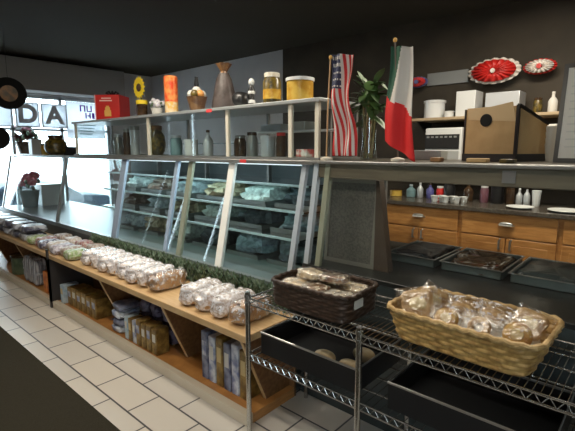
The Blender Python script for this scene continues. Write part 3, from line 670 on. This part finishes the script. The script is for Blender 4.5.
items = [(396,.06,.07,'tub',M_amber,M_dk,'squat amber tub at the left end of the back worktop'),
 (411,.045,.12,'bottle',M_teal,M_silver,'teal bottle on the back worktop, left end'),
 (420,.03,.15,'bottle',M_silver,M_white,'clear bottle with white cap on the back worktop'),
 (430,.035,.14,'bottle',mat('blue_violet', (.10,.10,.30), .4),M_dk,'violet blue bottle on the back worktop'),
 (440,.035,.12,'jar',M_red,M_white,'red jar with white lid on the back worktop'),
 (449,.05,.16,'jar',M_black,M_black,'black jar behind the white cups on the worktop'),
 (468,.045,.17,'bottle',M_dk,M_black,'dark bottle behind the white cups on the worktop'),
 (484,.035,.15,'jar',mat('plum', (.15,.06,.08), .4),M_white,'plum jar with white lid right of the white cups'),
 (497,.05,.17,'tub',M_black,M_black,'wide black canister in the middle of the worktop'),
 (510,.035,.17,'tub',M_dk,M_black,'dark brown canister right of the wide black one'),
 (519,.025,.14,'bottle',M_silver,M_white,'clear bottle left of the white plate'),
 (526.5,.025,.15,'bottle',M_silver,M_dk,'clear bottle with dark cap left of the white plate'),
 (536,.035,.13,'cup',M_white,M_white,'white lidded cup on the worktop by the clear bottles')]
for px, r, h, sh, bmx, lm, lab in items:
    jar('counter_'+('bottle' if sh == 'bottle' else 'jar'), lab, 'bottle' if sh == 'bottle' else 'jar', col(px,3.95,1.0), 3.95, ZW, r, h, bmx, lm, shape=sh)
cup0 = None
wd = ['leftmost','second from the left','third from the left','fourth from the left','fifth from the left','rightmost']
for k in range(6):
    X = col(436+k*5.4,3.75,1.0); Y = 3.72+.05*(k % 2)
    lab = '%s of the small white cups on the back worktop' % wd[k]
    if not cup0:
        cup0 = thing('white_cup', lab, 'cup', (X,Y,ZW), 0, 'small white cups on the back worktop')
        b = MB(); b.lathe([(.022,0),(.034,.05),(.036,.055),(.030,.052),(.018,.01)], n=18); link('cup_body', b, M_white, cup0)
        b = MB(); b.tube([(.033,0,.045),(.05,0,.04),(.05,0,.022),(.027,0,.014)], .004, 6); link('cup_handle', b, M_white, cup0)
    else: copy_thing(cup0, (X,Y,ZW), k*1.1, lab)
for px, r, lab in ((520,.10,'white plate on the worktop beside the clear bottles'),(566,.12,'large white plate on the worktop at the right edge')):
    b = MB(); b.lathe([(r*.5,0),(r*.6,.004),(r,.018),(r*.98,.021),(r*.55,.008)], n=30); solo('white_plate', lab, 'plate', b, M_white, (col(px,3.70,.98),3.70,ZW))

# wall shelves and microwave
M_shelfw = mat('light_wood_shelf', (.42,.32,.20), .5, c2=(.36,.26,.15), scale=6, stretch=(1,8,8))
for (x0, x1, z, nm) in ((-1.97,-.35,1.69,'upper pale wooden wall shelf carrying white boxes and pots'),(-1.97,-.2,1.235,'lower wooden wall shelf carrying the microwave')):
    t = thing('wall_shelf', nm, 'shelf', ((x0+x1)/2,4.14,z)); h = (x1-x0)/2
    b = MB(); b.box(-h,h,-.22,.155,0,.025); link('shelf_board', b, M_shelfw, t, bevel=.003)
    for x in (-h+.1,0,h-.1):
        b = MB(); b.prism([(.155,0),(-.15,0),(.155,-.14)], x-.01, x+.01, 'x'); link('shelf_bracket', b, M_black, t)
t = thing('microwave', 'white microwave oven with a black vent panel under the upper wall shelf', 'microwave', (col(443,3.95,1.4),3.93,1.2605))
b = MB(); b.box(-.17,.17,0,.32,0,.36); link('oven_body', b, M_white, t, bevel=.01)
b = MB(); b.box(-.165,.15,-.008,0,.17,.30); link('dark_window', b, M_black, t)
b = MB(); b.box(-.165,.15,-.006,0,.02,.15); link('lower_panel', b, mat('grey_panel', (.35,.36,.35), .4), t)
b = MB()
for k in range(7): b.box(-.15+.042*k,-.125+.042*k,-.0095,-.008,.27,.285)
link('vent_slots', b, M_metal, t)
crate('paper_stack', 'white paper carton on the lower shelf behind the kraft box, right side', col(548,4.0,1.5), 4.02, 1.2605, .13, .2, .36, M_offwhite, cat='carton')
ZU = 1.7155
jar('white_pot', 'wide white pot at the left end of the upper wall shelf', 'pot', col(434.5,4.1,1.8), 4.1, ZU, .095, .17, M_white, M_white, shape='tub')
jar('white_pot', 'small white tub beside the wide pot on the upper wall shelf', 'tub', col(449,4.05,1.75), 4.05, ZU, .045, .06, M_white, M_white, shape='tub')
crate('white_box', 'tall white box on the upper wall shelf above the kraft box', col(469,4.1,1.8), 4.1, ZU, .17, .2, .225, M_white)
crate('white_box', 'wide grey white box on the upper wall shelf right of the tall white box', col(505,4.1,1.8), 4.1, ZU, .27, .2, .19, M_silver)
jar('shelf_jar', 'dark glass jar on the upper wall shelf toward the right', 'jar', col(538,4.1,1.8), 4.1, ZU, .035, .13, M_golddk, M_dk)
jar('shelf_bottle', 'white bottle near the right end of the upper wall shelf', 'bottle', col(553,4.1,1.8), 4.1, ZU, .035, .17, M_offwhite, M_offwhite, shape='bottle')
# paper rosettes hanging high on the wall
M_rosew = mat('rosette_white', (.72,.66,.60), .7)
def rosette(px, zc, r, m1, m2, lab):
    X = col(px,4.20,zc); t = thing('paper_rosette', lab, 'decoration', (X,4.20,zc))
    def disc(r0, r1, y, n, wv):
        b = MB(); k = n*4; vs = []
        for i_ in range(k):
            a = 2*PI*i_/k; q = 1+wv*abs(math.sin(a*n/2)); z_ = .012*math.cos(a*n)
            vs += [(r0*math.cos(a),y+z_*.3,.5*r0*math.sin(a)),(r1*q*math.cos(a),y+z_,.5*r1*q*math.sin(a))]
        b.add(vs, [(2*i_,2*i_+1,(2*i_+3) % (2*k),(2*i_+2) % (2*k)) for i_ in range(k)])
        return b
    o = link('outer_pleats', disc(r*.6,r*.92,0,18,.07), m2, t); o.modifiers.new('S','SOLIDIFY').thickness = .002
    o = link('inner_pleats', disc(.002,r*.8,-.03,18,.03), m1, t); o.modifiers.new('S','SOLIDIFY').thickness = .002
    b = MB(); b.tube([(0,-.05,0),(0,.1,0)], .02, 12); link('rosette_hub', b, m2, t)
rosette(494, 2.115, .23, M_red, M_rosew, 'large red paper rosette with white scalloped rim high on the back wall')
rosette(418, 2.09, .11, mat('rosette_red', (.6,.04,.04), .7), mat('rosette_blue', (.12,.13,.30), .7), 'small red and blue paper rosette above the tricolour flag')
rosette(540, 2.11, .13, M_rosew, M_red, 'pinkish white paper rosette high on the wall, right of the red one')
b = MB(); b.box(-.20,.20,-.02,0,0,.12); solo('wall_panel', 'plain grey panel high on the back wall between the red rosettes', 'panel', b, mat('wall_panel_grey', (.22,.23,.23), .5), (col(447,4.29,2.06),4.2995,2.055), bevel=.003)
# small standing light bulbs no; dark pegboard texture strip is the wall itself

# ------------------------------------------------------------------ wire rack in front of the service case
wr = thing('wire_rack', 'chrome wire rack with two shelves standing in front of the service case', 'rack', (-.4,1.58,0)); wr['world'] = 1
RX0, RX1, RY0, RY1, RZ = -1.455, .55, 1.35, 1.80, .72
for x in (RX0, -.83, -.1, RX1):
    for y in (RY0, RY1):
        b = MB(); b.tube([(x,y,.0),(x,y,RZ+.03)], .0125, 10); b.lathe([(.0165,0),(.0165,.01)], (x,y,RZ-.03), 12); b.lathe([(.0165,0),(.0165,.012)], (x,y,RZ+.004), 12); link('rack_post', b, M_chrome, wr)
def wire_shelf(z, n1):
    fr = MB()
    for dz in (0, -.03):
        for y in (RY0, RY1): fr.tube([(RX0,y,z+dz),(RX1,y,z+dz)], .004, 6)
        for x in (RX0, RX1): fr.tube([(x,RY0,z+dz),(x,RY1,z+dz)], .004, 6)
    k = 0; x = RX0
    while x < RX1-.02:
        fr.tube([(x,RY0,z-.03),(x+.02,RY0,z)], .002, 4); fr.tube([(x+.02,RY0,z),(x+.04,RY0,z-.03)], .002, 4); x += .04
    s_ = link('shelf_frame', fr, M_chrome, wr)
    g = MB()
    for k in range(n1):
        x = RX0+(RX1-RX0)*(k+.5)/n1; g.tube([(x,RY0,z),(x,RY1,z)], .0017, 5)
    for y in (RY0+.11, RY0+.225, RY0+.34): g.tube([(RX0,y,z-.006),(RX1,y,z-.006)], .0035, 6)
    link('wire_grid', g, M_chrome, s_)
wire_shelf(RZ, 90); wire_shelf(.44, 60)
ZK = RZ+.006
# woven basket maker
def weave(name, hw, hd, h, flare, m, m_rim, parent, rows=9, cols=None, amp=.003):
    """rounded-rectangle woven wall with over-under relief and a floor"""
    def ring(sc, z, nn, off=0):
        pts = []; rx, ry = hw*sc, hd*sc; rc = .035
        per = []
        segs = [((rx-rc),(-ry),(-(rx-rc)),(-ry))]
        # walk a rounded rectangle by superellipse parameter
        for i_ in range(nn):
            a = 2*PI*i_/nn; c, s_ = math.cos(a), math.sin(a); e = .28
            x = math.copysign(abs(c)**e, c)*rx; y = math.copysign(abs(s_)**e, s_)*ry; pts.append((x, y, z))
        # equalise spacing
        P = [Vector(p) for p in pts]; L_ = [0]
        for i_ in range(nn): L_.append(L_[-1]+(P[(i_+1) % nn]-P[i_]).length)
        out = []; j = 0
        for i_ in range(nn):
            tgt = L_[-1]*i_/nn
            while L_[j+1] < tgt: j += 1
            q = (tgt-L_[j])/max(1e-9, L_[j+1]-L_[j]); out.append(P[j].lerp(P[(j+1) % nn], q))
        return out
    nn = cols or 160; b = MB(); R_ = rows*4; vs = []
    for r in range(R_+1):
        q = r/R_; sc = flare+(1-flare)*q; ring_ = ring(sc, q*h, nn); row = r//4
        for i_, p in enumerate(ring_):
            d = Vector((p.x/hw, p.y/hd, 0)).normalized()
            o_ = amp*math.sin(2*PI*i_/8+(row % 2)*PI)*math.sin(PI*((r % 4)+.01)/4) + amp*.7*abs(math.sin(PI*r/4))
            vs.append(p+d*o_)
    fs = [(r*nn+i_, r*nn+(i_+1) % nn, (r+1)*nn+(i_+1) % nn, (r+1)*nn+i_) for r in range(R_) for i_ in range(nn)]
    b.add(vs, fs); o = link(name, b, m, parent); s_ = o.modifiers.new('S','SOLIDIFY'); s_.thickness = .005; s_.offset = -1
    b = MB(); b.add([p+Vector((0,0,.004)) for p in ring(flare, 0, nn)], [tuple(range(nn))]); link('basket_floor', b, m, parent, smooth=False)
    b = MB(); rr_ = ring(1.0, h, 96)
    pts = [p+Vector((0,0,.003*math.sin(i_*PI/1.5))) for i_, p in enumerate(rr_)]; b.tube(pts, .009, 8, closed=True)
    pts = [p+Vector((p.x/hw,p.y/hd,0)).normalized()*.004*math.cos(i_*PI/1.5)+Vector((0,0,-.004+.004*math.sin(i_*PI/1.5))) for i_, p in enumerate(rr_)]; b.tube(pts, .007, 6, closed=True)
    link('braided_rim', b, m_rim, parent)
M_dkbask = mat('dark_woven', (.028,.015,.009), .45, c2=(.055,.03,.018), scale=50)
M_wick = mat('honey_wicker', (.48,.30,.10), .5, c2=(.32,.18,.05), scale=45)
M_wrim = mat('wicker_rim', (.56,.38,.17), .5, c2=(.38,.24,.09), scale=45)
# dark rectangular basket
dbx, dby = -1.115, 1.50
t = thing('dark_basket', 'dark brown woven rectangular basket with a white tag, on the wire rack', 'basket', (dbx,dby,ZK), math.radians(1))
weave('woven_wall', .21, .14, .11, .97, M_dkbask, M_dkbask, t, rows=8, cols=128)
b = MB(); b.box(.213,.2165,-.085,-.02,.055,.09); link('white_tag', b, M_white, t, smooth=False)
# wicker basket
wbx, wby = -.487, 1.54
t = thing('wicker_basket', 'honey coloured wicker basket of bagged pastries on the wire rack', 'basket', (wbx,wby,ZK), math.radians(-2))
weave('woven_wall', .262, .165, .115, .86, M_wick, M_wrim, t, rows=7, cols=144, amp=.004)

# packets -------------------------------------------------------------
M_clear = plastic('clear_wrap', (.70,.66,.62), .0, 22, 1, spec=.08, bs=.5)
M_clear2 = plastic('milky_wrap', (.72,.68,.68), .15, 26, 2, spec=.15, bs=.6)
M_cookie = mat('pastry_brown', (.30,.17,.06), .6, c2=(.50,.33,.15), scale=30)
M_cookie2 = mat('pastry_yellow', (.50,.30,.06), .5, c2=(.36,.18,.04), scale=30)
M_cream = mat('cream_filling', (.56,.44,.22), .6)
def pastry(lab, x, y, z, kind, tilt=(0,0,0), s_=1.0):
    t = thing('bagged_pastry', lab, 'pastry', (x,y,z), 0, 'bagged pastries in the wicker basket')
    t.rotation_euler = tilt; t.scale = (s_,s_,s_)
    b = MB()
    if kind == 'round':
        b.lathe([(.030,0),(.046,.006),(.048,.016),(.036,.028),(.01,.031)], n=24); link('pastry_body', b, M_cookie2, t)
        b = MB(); b.lathe([(.022,.030),(.020,.034),(.0,.036)], n=18); link('pastry_centre', b, M_cream, t)
    elif kind == 'ring':
        b.tube([(.032*math.cos(a*PI/9),.032*math.sin(a*PI/9),.014) for a in range(18)], .014, 10, closed=True); link('pastry_body', b, M_cookie, t)
    elif kind == 'square':
        b.blob((0,0,.014), (.055,.05,.014), .35, 28, 10, .05, 30); link('pastry_body', b, M_cookie, t)
        b = MB(); b.blob((0,0,.026), (.030,.024,.007), .8, 16, 8); link('pastry_centre', b, M_cream, t)
    else:
        b.blob((0,0,.02), (.055,.032,.02), .8, 22, 10, .15, 25, len(lab)); link('pastry_body', b, M_cookie, t)
    b = MB(); n = 18; vs = []
    for side in (1, -1):
        for j in range(n+1):
            for i_ in range(n+1):
                u, v = i_/n*2-1, j/n*2-1; f = max(0, (1-abs(u)**3.5)*(1-abs(v)**3.5))
                nz = noise.noise(Vector((u*4+x*20, v*4+y*20, side)))
                vs.append((u*.072, v*.062, .018+side*(.0215*f**.5)+nz*.006*(1.2-f) if side > 0 else max(-.001,.018-.02*f**.5)))
    fs = []
    for s2 in range(2):
        o_ = s2*(n+1)**2
        fs += [(o_+j*(n+1)+i_, o_+j*(n+1)+i_+1, o_+(j+1)*(n+1)+i_+1, o_+(j+1)*(n+1)+i_) for j in range(n) for i_ in range(n)]
    b.add(vs, fs); link('clear_bag', b, M_clear2 if kind in ('lump',) else M_clear, t)
    return t
R = math.radians
bz = ZK+.012
b = MB(); b.blob((0,0,.028), (.222,.132,.022), .35, 40, 10, .06, 25, 3, flat=.02); link('paper_liner', b, M_offwhite, [o for o in bpy.data.objects if o.name == 'wicker_basket'][0])
bz = ZK+.052
for (lab, dx, dy, dz, kind, tilt, sc2) in (
  ('square pastry bag propped on the left end of the wicker basket', -.172, -.060, .066, 'square', (56,-10,26), 1.06),
  ('pastry bag with a pointed corner at the back left of the wicker basket', -.160, .060, .058, 'square', (62,28,15), .86),
  ('round yellow pastry bag at the front of the wicker basket, second from left', -.060, -.066, .040, 'round', (50,0,10), .88),
  ('crinkled clear bag at the back of the wicker basket, second from left', -.045, .062, .042, 'lump', (42,0,12), .88),
  ('dark lumpy pastry bag at the front of the wicker basket, third from left', .055, -.066, .040, 'ring', (52,0,-5), .86),
  ('crinkled clear bag at the back of the wicker basket, third from left', .070, .062, .040, 'lump', (38,5,-10), .88),
  ('round pastry bag standing at the front right of the wicker basket', .170, -.060, .046, 'round', (60,0,5), .92),
  ('big square pastry bag at the back right of the wicker basket', .180, .062, .046, 'square', (48,10,-15), .92)):
    pastry(lab, wbx+dx, wby+dy, bz+dz, kind, (R(tilt[0]),R(tilt[1]),R(tilt[2])), sc2)

# contents of the dark basket: cracker packs
M_cracker = mat('cracker_tan', (.66,.50,.28), .6, c2=(.78,.66,.46), scale=30)
M_wrap2 = plastic('cracker_wrap', (.66,.58,.46), .25, 30, 4, spec=.25)
def pack(lab, x, y, z, rz, tilt=0, c=M_cracker, w=.06, d=.045, h=.03):
    t = thing('cracker_pack', lab, 'snack', (x,y,z), rz, 'cracker packs in the dark basket'); t.rotation_euler = (tilt, 0, rz)
    b = MB(); b.blob((0,0,h/2), (w,d,h/2), .35, 24, 8, .06, 40, x*9, flat=h/2); link('crackers', b, c, t)
    b = MB(); b.blob((0,0,h/2+.001), (w*1.12,d*1.1,h*.62), .5, 28, 10, .14, 45, y*7, flat=h/2+.001); link('clear_wrapper', b, M_wrap2, t)
z0 = ZK+.05
names = ['front left corner','back left corner','back middle','front middle','back right corner','front right corner']
k = 0
for (dx, dy, dz, rz, c) in ((-.12,-.055,.035,.3,M_cracker),(-.12,.06,.04,-.2,M_cracker),(.0,.062,.045,.1,M_cream),(.0,-.055,.04,-.35,M_brown),(.115,.06,.035,.2,M_cracker),(.115,-.055,.03,.1,M_offwhite)):
    pack('cracker pack in the %s of the dark woven basket' % names[k], dbx+dx, dby+dy, z0+dz-.012, rz, .08, c); k += 1
for dx, dy, lab in ((-.07,0.0,'left'),(.05,.01,'right')): pack('cracker pack on top of the dark basket heap, %s one' % lab, dbx+dx, dby+dy, z0+.068, .4*dx*10, -.1, M_cracker if dx < 0 else M_brown)
for dx in (-.125,0,.125): 
    b = MB(); b.box(-.058,.058,-.105,.105,0,.066); solo('cardboard_riser', 'brown cardboard filler under the cracker packs, %s' % {-.125:'left',0:'middle',.125:'right'}[dx], 'filler', b, M_brown, (dbx+dx,dby,ZK+.005))

# lower shelf basket with pale rim and pastry, plus two more dark bins to its right
for (x, lab) in ((-1.13,'black lower basket with pale wire rim under the dark woven basket'),(-.45,'black lower basket on the lower shelf under the wicker basket'),(.15,'black lower basket at the right end of the lower shelf')):
    t = thing('wire_rim_basket', lab, 'basket', (x,1.575,.446)); b = MB()
    w, d, h = .27, .19, .10
    b.box(-w,w,-d,d,0,.006); b.box(-w,w,-d,-d+.006,.006,h); b.box(-w,w,d-.006,d,.006,h); b.box(-w,-w+.006,-d+.006,d-.006,.006,h); b.box(w-.006,w,-d+.006,d-.006,.006,h)
    link('basket_body', b, M_black, t, smooth=False)
    b = MB(); b.tube([(-w,-d,h+.005),(w,-d,h+.005),(w,d,h+.005),(-w,d,h+.005)], .005, 8, closed=True); link('wire_rim', b, M_metal, t)
    if x < -1:
        for k, (dx, dy) in enumerate(((.03,-.08),(.17,-.08),(.15,.06))):
            t2 = thing('bread_roll', 'tan bread roll in the lower black basket, %s' % ['left','front right','back right'][k], 'bread', (x+dx,1.575+dy,.453)); b = MB(); b.blob((0,0,.03), (.055,.04,.03), .9, 18, 10, .1, 20, k); link('roll', b, M_cracker, t2)

# ------------------------------------------------------------------ bagged breads on the ledge
M_crust = mat('bread_crust', (.40,.20,.08), .6, c2=(.52,.32,.16), scale=22)
bagmats = [plastic('bread_bag', (.88,.85,.88), (.30,.85,.85)[s_], 38, s_, c2=(.62,.52,.46), spec=.25) for s_ in range(3)]
ZL = .4955
def bread_proto(i_):
    t = thing('bagged_bread', '', 'bread', (0,0,0), 0)
    b = MB(); b.blob((0,0,.058), (.057,.130,.052), .55, 28, 14, .10, 18, i_, flat=.052); link('loaf', b, M_crust, t)
    b = MB(); b.blob((0,0,.062), (.064,.140,.062), .6, 44, 24, .16, 30, i_*2+5, flat=.0615); link('plastic_bag', b, bagmats[i_ % 3], t)
    b = MB(); r_ = random.Random(i_)
    for k in range(9):
        a = r_.uniform(0,PI); L_ = r_.uniform(.02,.04); b.add([(0,-.10+.02*r_.random(),.105),(L_*math.cos(a)+.01,-.13+.02*r_.random(),.118+.012*r_.random()),(L_*math.cos(a)-.01,-.115,.125),(.01,-.09,.108)], [(0,1,2,3)])
    link('twisted_end', b, bagmats[(i_+1) % 3], t, smooth=False)
    return t
protos = []
def place_bread(i_, x, y, z, rz, lab, group):
    if len(protos) < 3:
        p = bread_proto(len(protos)); protos.append(p); p.location = (x,y,z); p.rotation_euler = (0,0,rz); p['label'] = lab
    else: p = copy_thing(protos[i_], (x,y,z), rz, lab)
    p['group'] = group
n1 = 8
ordw = ['first','second','third','fourth','fifth','sixth','seventh','eighth']
for k in range(n1):
    x = -2.475-k*.142
    place_bread(1+k % 2, x, 1.565+.008*math.sin(k*2.3), ZL, .05*math.sin(k*4.1), 'bagged bread in the long row on the ledge, %s from the row right end' % ordw[k], 'bagged breads in the long row')
for k in range(4):
    x = -1.655-k*.150
    place_bread(0 if k == 0 else 1+k % 2, x, 1.56, ZL, .06*math.sin(k*3), 'bagged bread in the short row beside the wire rack, %s from the rack' % ordw[k], 'bagged breads in the short row')
# mixed packages further left
mix = [((.60,.56,.52),(.30,.18,.12)),((.25,.35,.12),(.6,.6,.5)),((.58,.50,.45),(.35,.10,.10)),((.10,.09,.14),(.6,.6,.65)),((.55,.45,.35),(.75,.7,.7)),((.66,.62,.66),(.3,.25,.3))]
mixm = [mat('mixed_pack', a, .3, c2=c, scale=35, bump=.3, bscale=40) for a, c in mix]
def pillow(name, lab, cat, x, y, z, w, d, h, m, rz=0, group=None, seed=1):
    t = thing(name, lab, cat, (x,y,z), rz, group)
    b = MB(); b.blob((0,0,h/2), (w*.47,d*.46,h*.49), .5, 28, 14, .14, 22, seed, flat=h*.46); link('packet_body', b, m, t)
    for e in (-1,1):
        b = MB(); b.box(e*w/2-.011,e*w/2+.011,-d*.38,d*.38,h*.44,h*.50); link('sealed_edge', b, m, t)
    return t
colw = ['pale brown speckled','green and cream','pinkish tan','dark and white printed','tan and white','pale lilac']
for k in range(7):
    x = -3.74-k*.155
    pillow('mixed_package', '%s package on the ledge, %s left of the long bread row' % (colw[(k*5+1) % 6], ordw[k]), 'package', x, 1.49+.03*(k % 2), ZL, .14, .20, .085, mixm[(k*5+1) % 6], .1*math.sin(k*3), 'mixed packages on the ledge', k)
for k in range(4):
    x = -3.80-k*.24
    pillow('mixed_package', '%s package against the case glass, %s from the long bread row' % (colw[(k*2) % 6], ordw[k]), 'package', x, 1.685, ZL, .19, .14, .09, mixm[(k*2) % 6], .05, 'mixed packages at the back of the ledge', k+9)
M_dw = [mat('dark_print_pack', (.03,.03,.05), .3, c2=(.55,.57,.62), scale=16, bump=.3), mat('white_print_pack', (.60,.62,.66), .3, c2=(.08,.08,.12), scale=14, bump=.3)]
for k in range(7):
    x = -4.92-k*.27
    for j in range(2):
        pillow('sliced_bread_pack', '%s pack, %s at the ledge left end, %s from the mixed packages' % (['dark printed','white printed'][(k+j) % 2], ['bottom','top'][j], ordw[k]), 'package', x+.02*j, 1.53, ZL+j*.082, .24, .24, .08, M_dw[(k+j) % 2], .05*math.sin(k*5+j), 'printed packs stacked at the left end of the ledge', k*2+j)

# ------------------------------------------------------------------ goods in the cubbies
M_ylw = mat('yellow_brown_packet', (.30,.19,.05), .4, c2=(.14,.08,.02), scale=20)
M_blu = mat('light_blue_packet', (.30,.42,.52), .35, c2=(.55,.65,.70), scale=12)
M_navy = mat('navy_packet', (.05,.06,.13), .35, c2=(.22,.24,.32), scale=14, bump=.2)
M_blw = mat('blue_white_packet', (.16,.19,.34), .35, c2=(.60,.62,.66), scale=13, bump=.2)
M_purp = mat('dark_violet_bag', (.035,.028,.06), .25, c2=(.16,.14,.22), scale=20, bump=.4)
ZF = .0555
def upright(lab, x, y, w, d, h, m, group):
    t = thing('upright_packet', lab, 'packet', (x,y,ZF), 0, group)
    b = MB(); b.box(-w/2,w/2,-d/2,d/2,0,h); link('packet_body', b, m, t, bevel=.006)
    b = MB(); b.box(-w*.3,w*.3,-d/2-.0015,-d/2,h*.5,h*.8); link('printed_label', b, [M_cream,M_blw,M_offwhite][len(lab) % 3], t, smooth=False)
def stackbag(lab, x, y, z, w, d, h, m, rz, group, k):
    pillow('soft_package', lab, 'package', x, y, z, w, d, h, m, rz, group, k)
# cubby 1 (between the dark post and the next divider)
upright('light blue upright packet at the left of the second cubby', -3.98, 1.50, .07, .14, .17, M_blu, 'upright packets in the cubby right of the dark post')
for k in range(6): upright('yellow brown packet right of the dark post, %s from the light blue one' % ordw[k], -3.88+k*.095, 1.53, .085, .15, .16+.01*(k % 2), M_ylw, 'upright packets in the cubby right of the dark post')
# cubby 2
for k in range(4): stackbag('blue white soft package stacked in the middle cubby, %s from the floor' % ordw[k], -3.02+.012*(k % 2)+.006*k, 1.53, ZF+k*.058, .17, .19, .056, [M_blw,M_navy][k % 2], .1*math.sin(k*2), 'stacked soft packages in the middle cubby', k)
for k in range(3): upright('blue and yellow upright packet in the middle cubby, %s from the soft stack' % ordw[k], -2.85+k*.055, 1.49, .045, .10, .17, [M_blu,M_ylw,M_blw][k % 3], 'upright packets in the middle cubby')
for k in range(4): upright('yellow upright packet in the middle cubby, %s from the blue packets' % ordw[k], -2.68+k*.068, 1.49, .058, .10, .19-.01*(k % 2), M_ylw, 'yellow upright packets in the middle cubby')
for k in range(3): stackbag('dark violet crinkled bag heaped in the middle cubby, %s from the left' % ordw[k], -2.84+k*.155, 1.645, ZF+.0, .125, .16, .17, M_purp, .3*k, 'dark violet bags in the middle cubby', k+20)
for k in range(3): stackbag('dark violet crinkled bag on top of the middle cubby heap, %s from the left' % ordw[k], -2.82+k*.15, 1.635, ZF+.175, .12, .18, .10, M_purp, .2-.3*k, 'dark violet bags in the middle cubby', k+27)
# cubby 3
for k in range(6): upright('%s tall packet in the cubby beside the wire rack, %s from left' % (['navy','blue white','yellow brown'][k % 3], ordw[k]), -1.98+k*.068, 1.56, .058, .16, .30-.015*(k % 2), [M_navy,M_blw,M_ylw][k % 3], 'tall upright packets beside the wire rack')
# cubby 0 and further left
M_stripe = mat('grey_striped_bag', (.50,.50,.52), .5, c2=(.16,.16,.18), scale=10, stretch=(6,6,.4))
for k in range(3): stackbag('%s grey white bag standing left of the orange box in the cubby' % ['nearest','middle','furthest'][k], -4.70-k*.13, 1.50, ZF, .12, .14, .28, M_stripe, 0, 'grey striped bags left of the dark post', k+40)
upright('orange box in the cubby left of the dark post', -4.42, 1.50, .20, .12, .14, M_orange, None) if False else None
o = crate('orange_box', 'orange box in the cubby just left of the dark post', -4.38, 1.52, ZF, .20, .14, .20, mat('orange_print', (.70,.22,.02), .4, c2=(.40,.08,.02), scale=14))
t = jar('green_tub', 'dark green tub in the leftmost cubby', 'tub', -5.35, 1.54, ZF, .11, .22, mat('dark_green_tub', (.05,.08,.04), .4, c2=(.10,.13,.07), scale=15), M_dk, shape='tub')

# ------------------------------------------------------------------ unseen ceiling fixtures added for fill light
M_tube = mat('added_lamp_diffuser', (.9,.9,.85), .5, emis=(1,.93,.8), es=2.0)
for i_, (x, y, e, lab) in enumerate(((-.7,3.0,50,'added unseen ceiling fixture above the back aisle, right side'),(-3.2,.6,22,'added unseen ceiling fixture above the customer floor'),(-2.4,1.5,28,'added unseen ceiling fixture above the long display case'),(-.9,.3,20,'added unseen ceiling fixture above the wire rack'))):
    t = thing('added_ceiling_light', lab, 'light', (x,y,2.7))
    b = MB(); b.box(-.6,.6,-.09,.09,-.05,0); link('fixture_housing', b, M_white, t)
    b = MB(); b.box(-.57,.57,-.07,.07,-.065,-.0505); link('diffuser', b, M_tube, t)
    ld = bpy.data.lights.new('added_tube_light', 'AREA'); ld.shape = 'RECTANGLE'; ld.size = 1.1; ld.size_y = .12; ld.energy = e; ld.color = (1,.90,.74)
    lo = bpy.data.objects.new('added_tube_light', ld); C.objects.link(lo); lo.parent = t; lo.location = (0,0,-.072)

# ------------------------------------------------------------------ daylight, camera, colour
w = bpy.data.worlds.new('World'); bpy.context.scene.world = w; w.use_nodes = True
bg = w.node_tree.nodes['Background']; bg.inputs[0].default_value = (.80,.90,1.0,1); bg.inputs[1].default_value = 11.0
cd = bpy.data.cameras.new('Camera'); cam = bpy.data.objects.new('Camera', cd); C.objects.link(cam)
cam.location = (0,0,EYE); cam.rotation_euler = (PI/2-PITCH, 0, YAW); cd.sensor_width = 36; cd.lens = 36*FPX/575; cd.clip_start = .05; cd.clip_end = 200
S = bpy.context.scene; S.camera = cam
S.view_settings.view_transform = 'Standard'; S.view_settings.look = 'None'; S.view_settings.gamma = 1; S.view_settings.exposure = 0; S.view_settings.use_curve_mapping = False
for o in bpy.data.objects:
    if 'world' in o: del o['world']
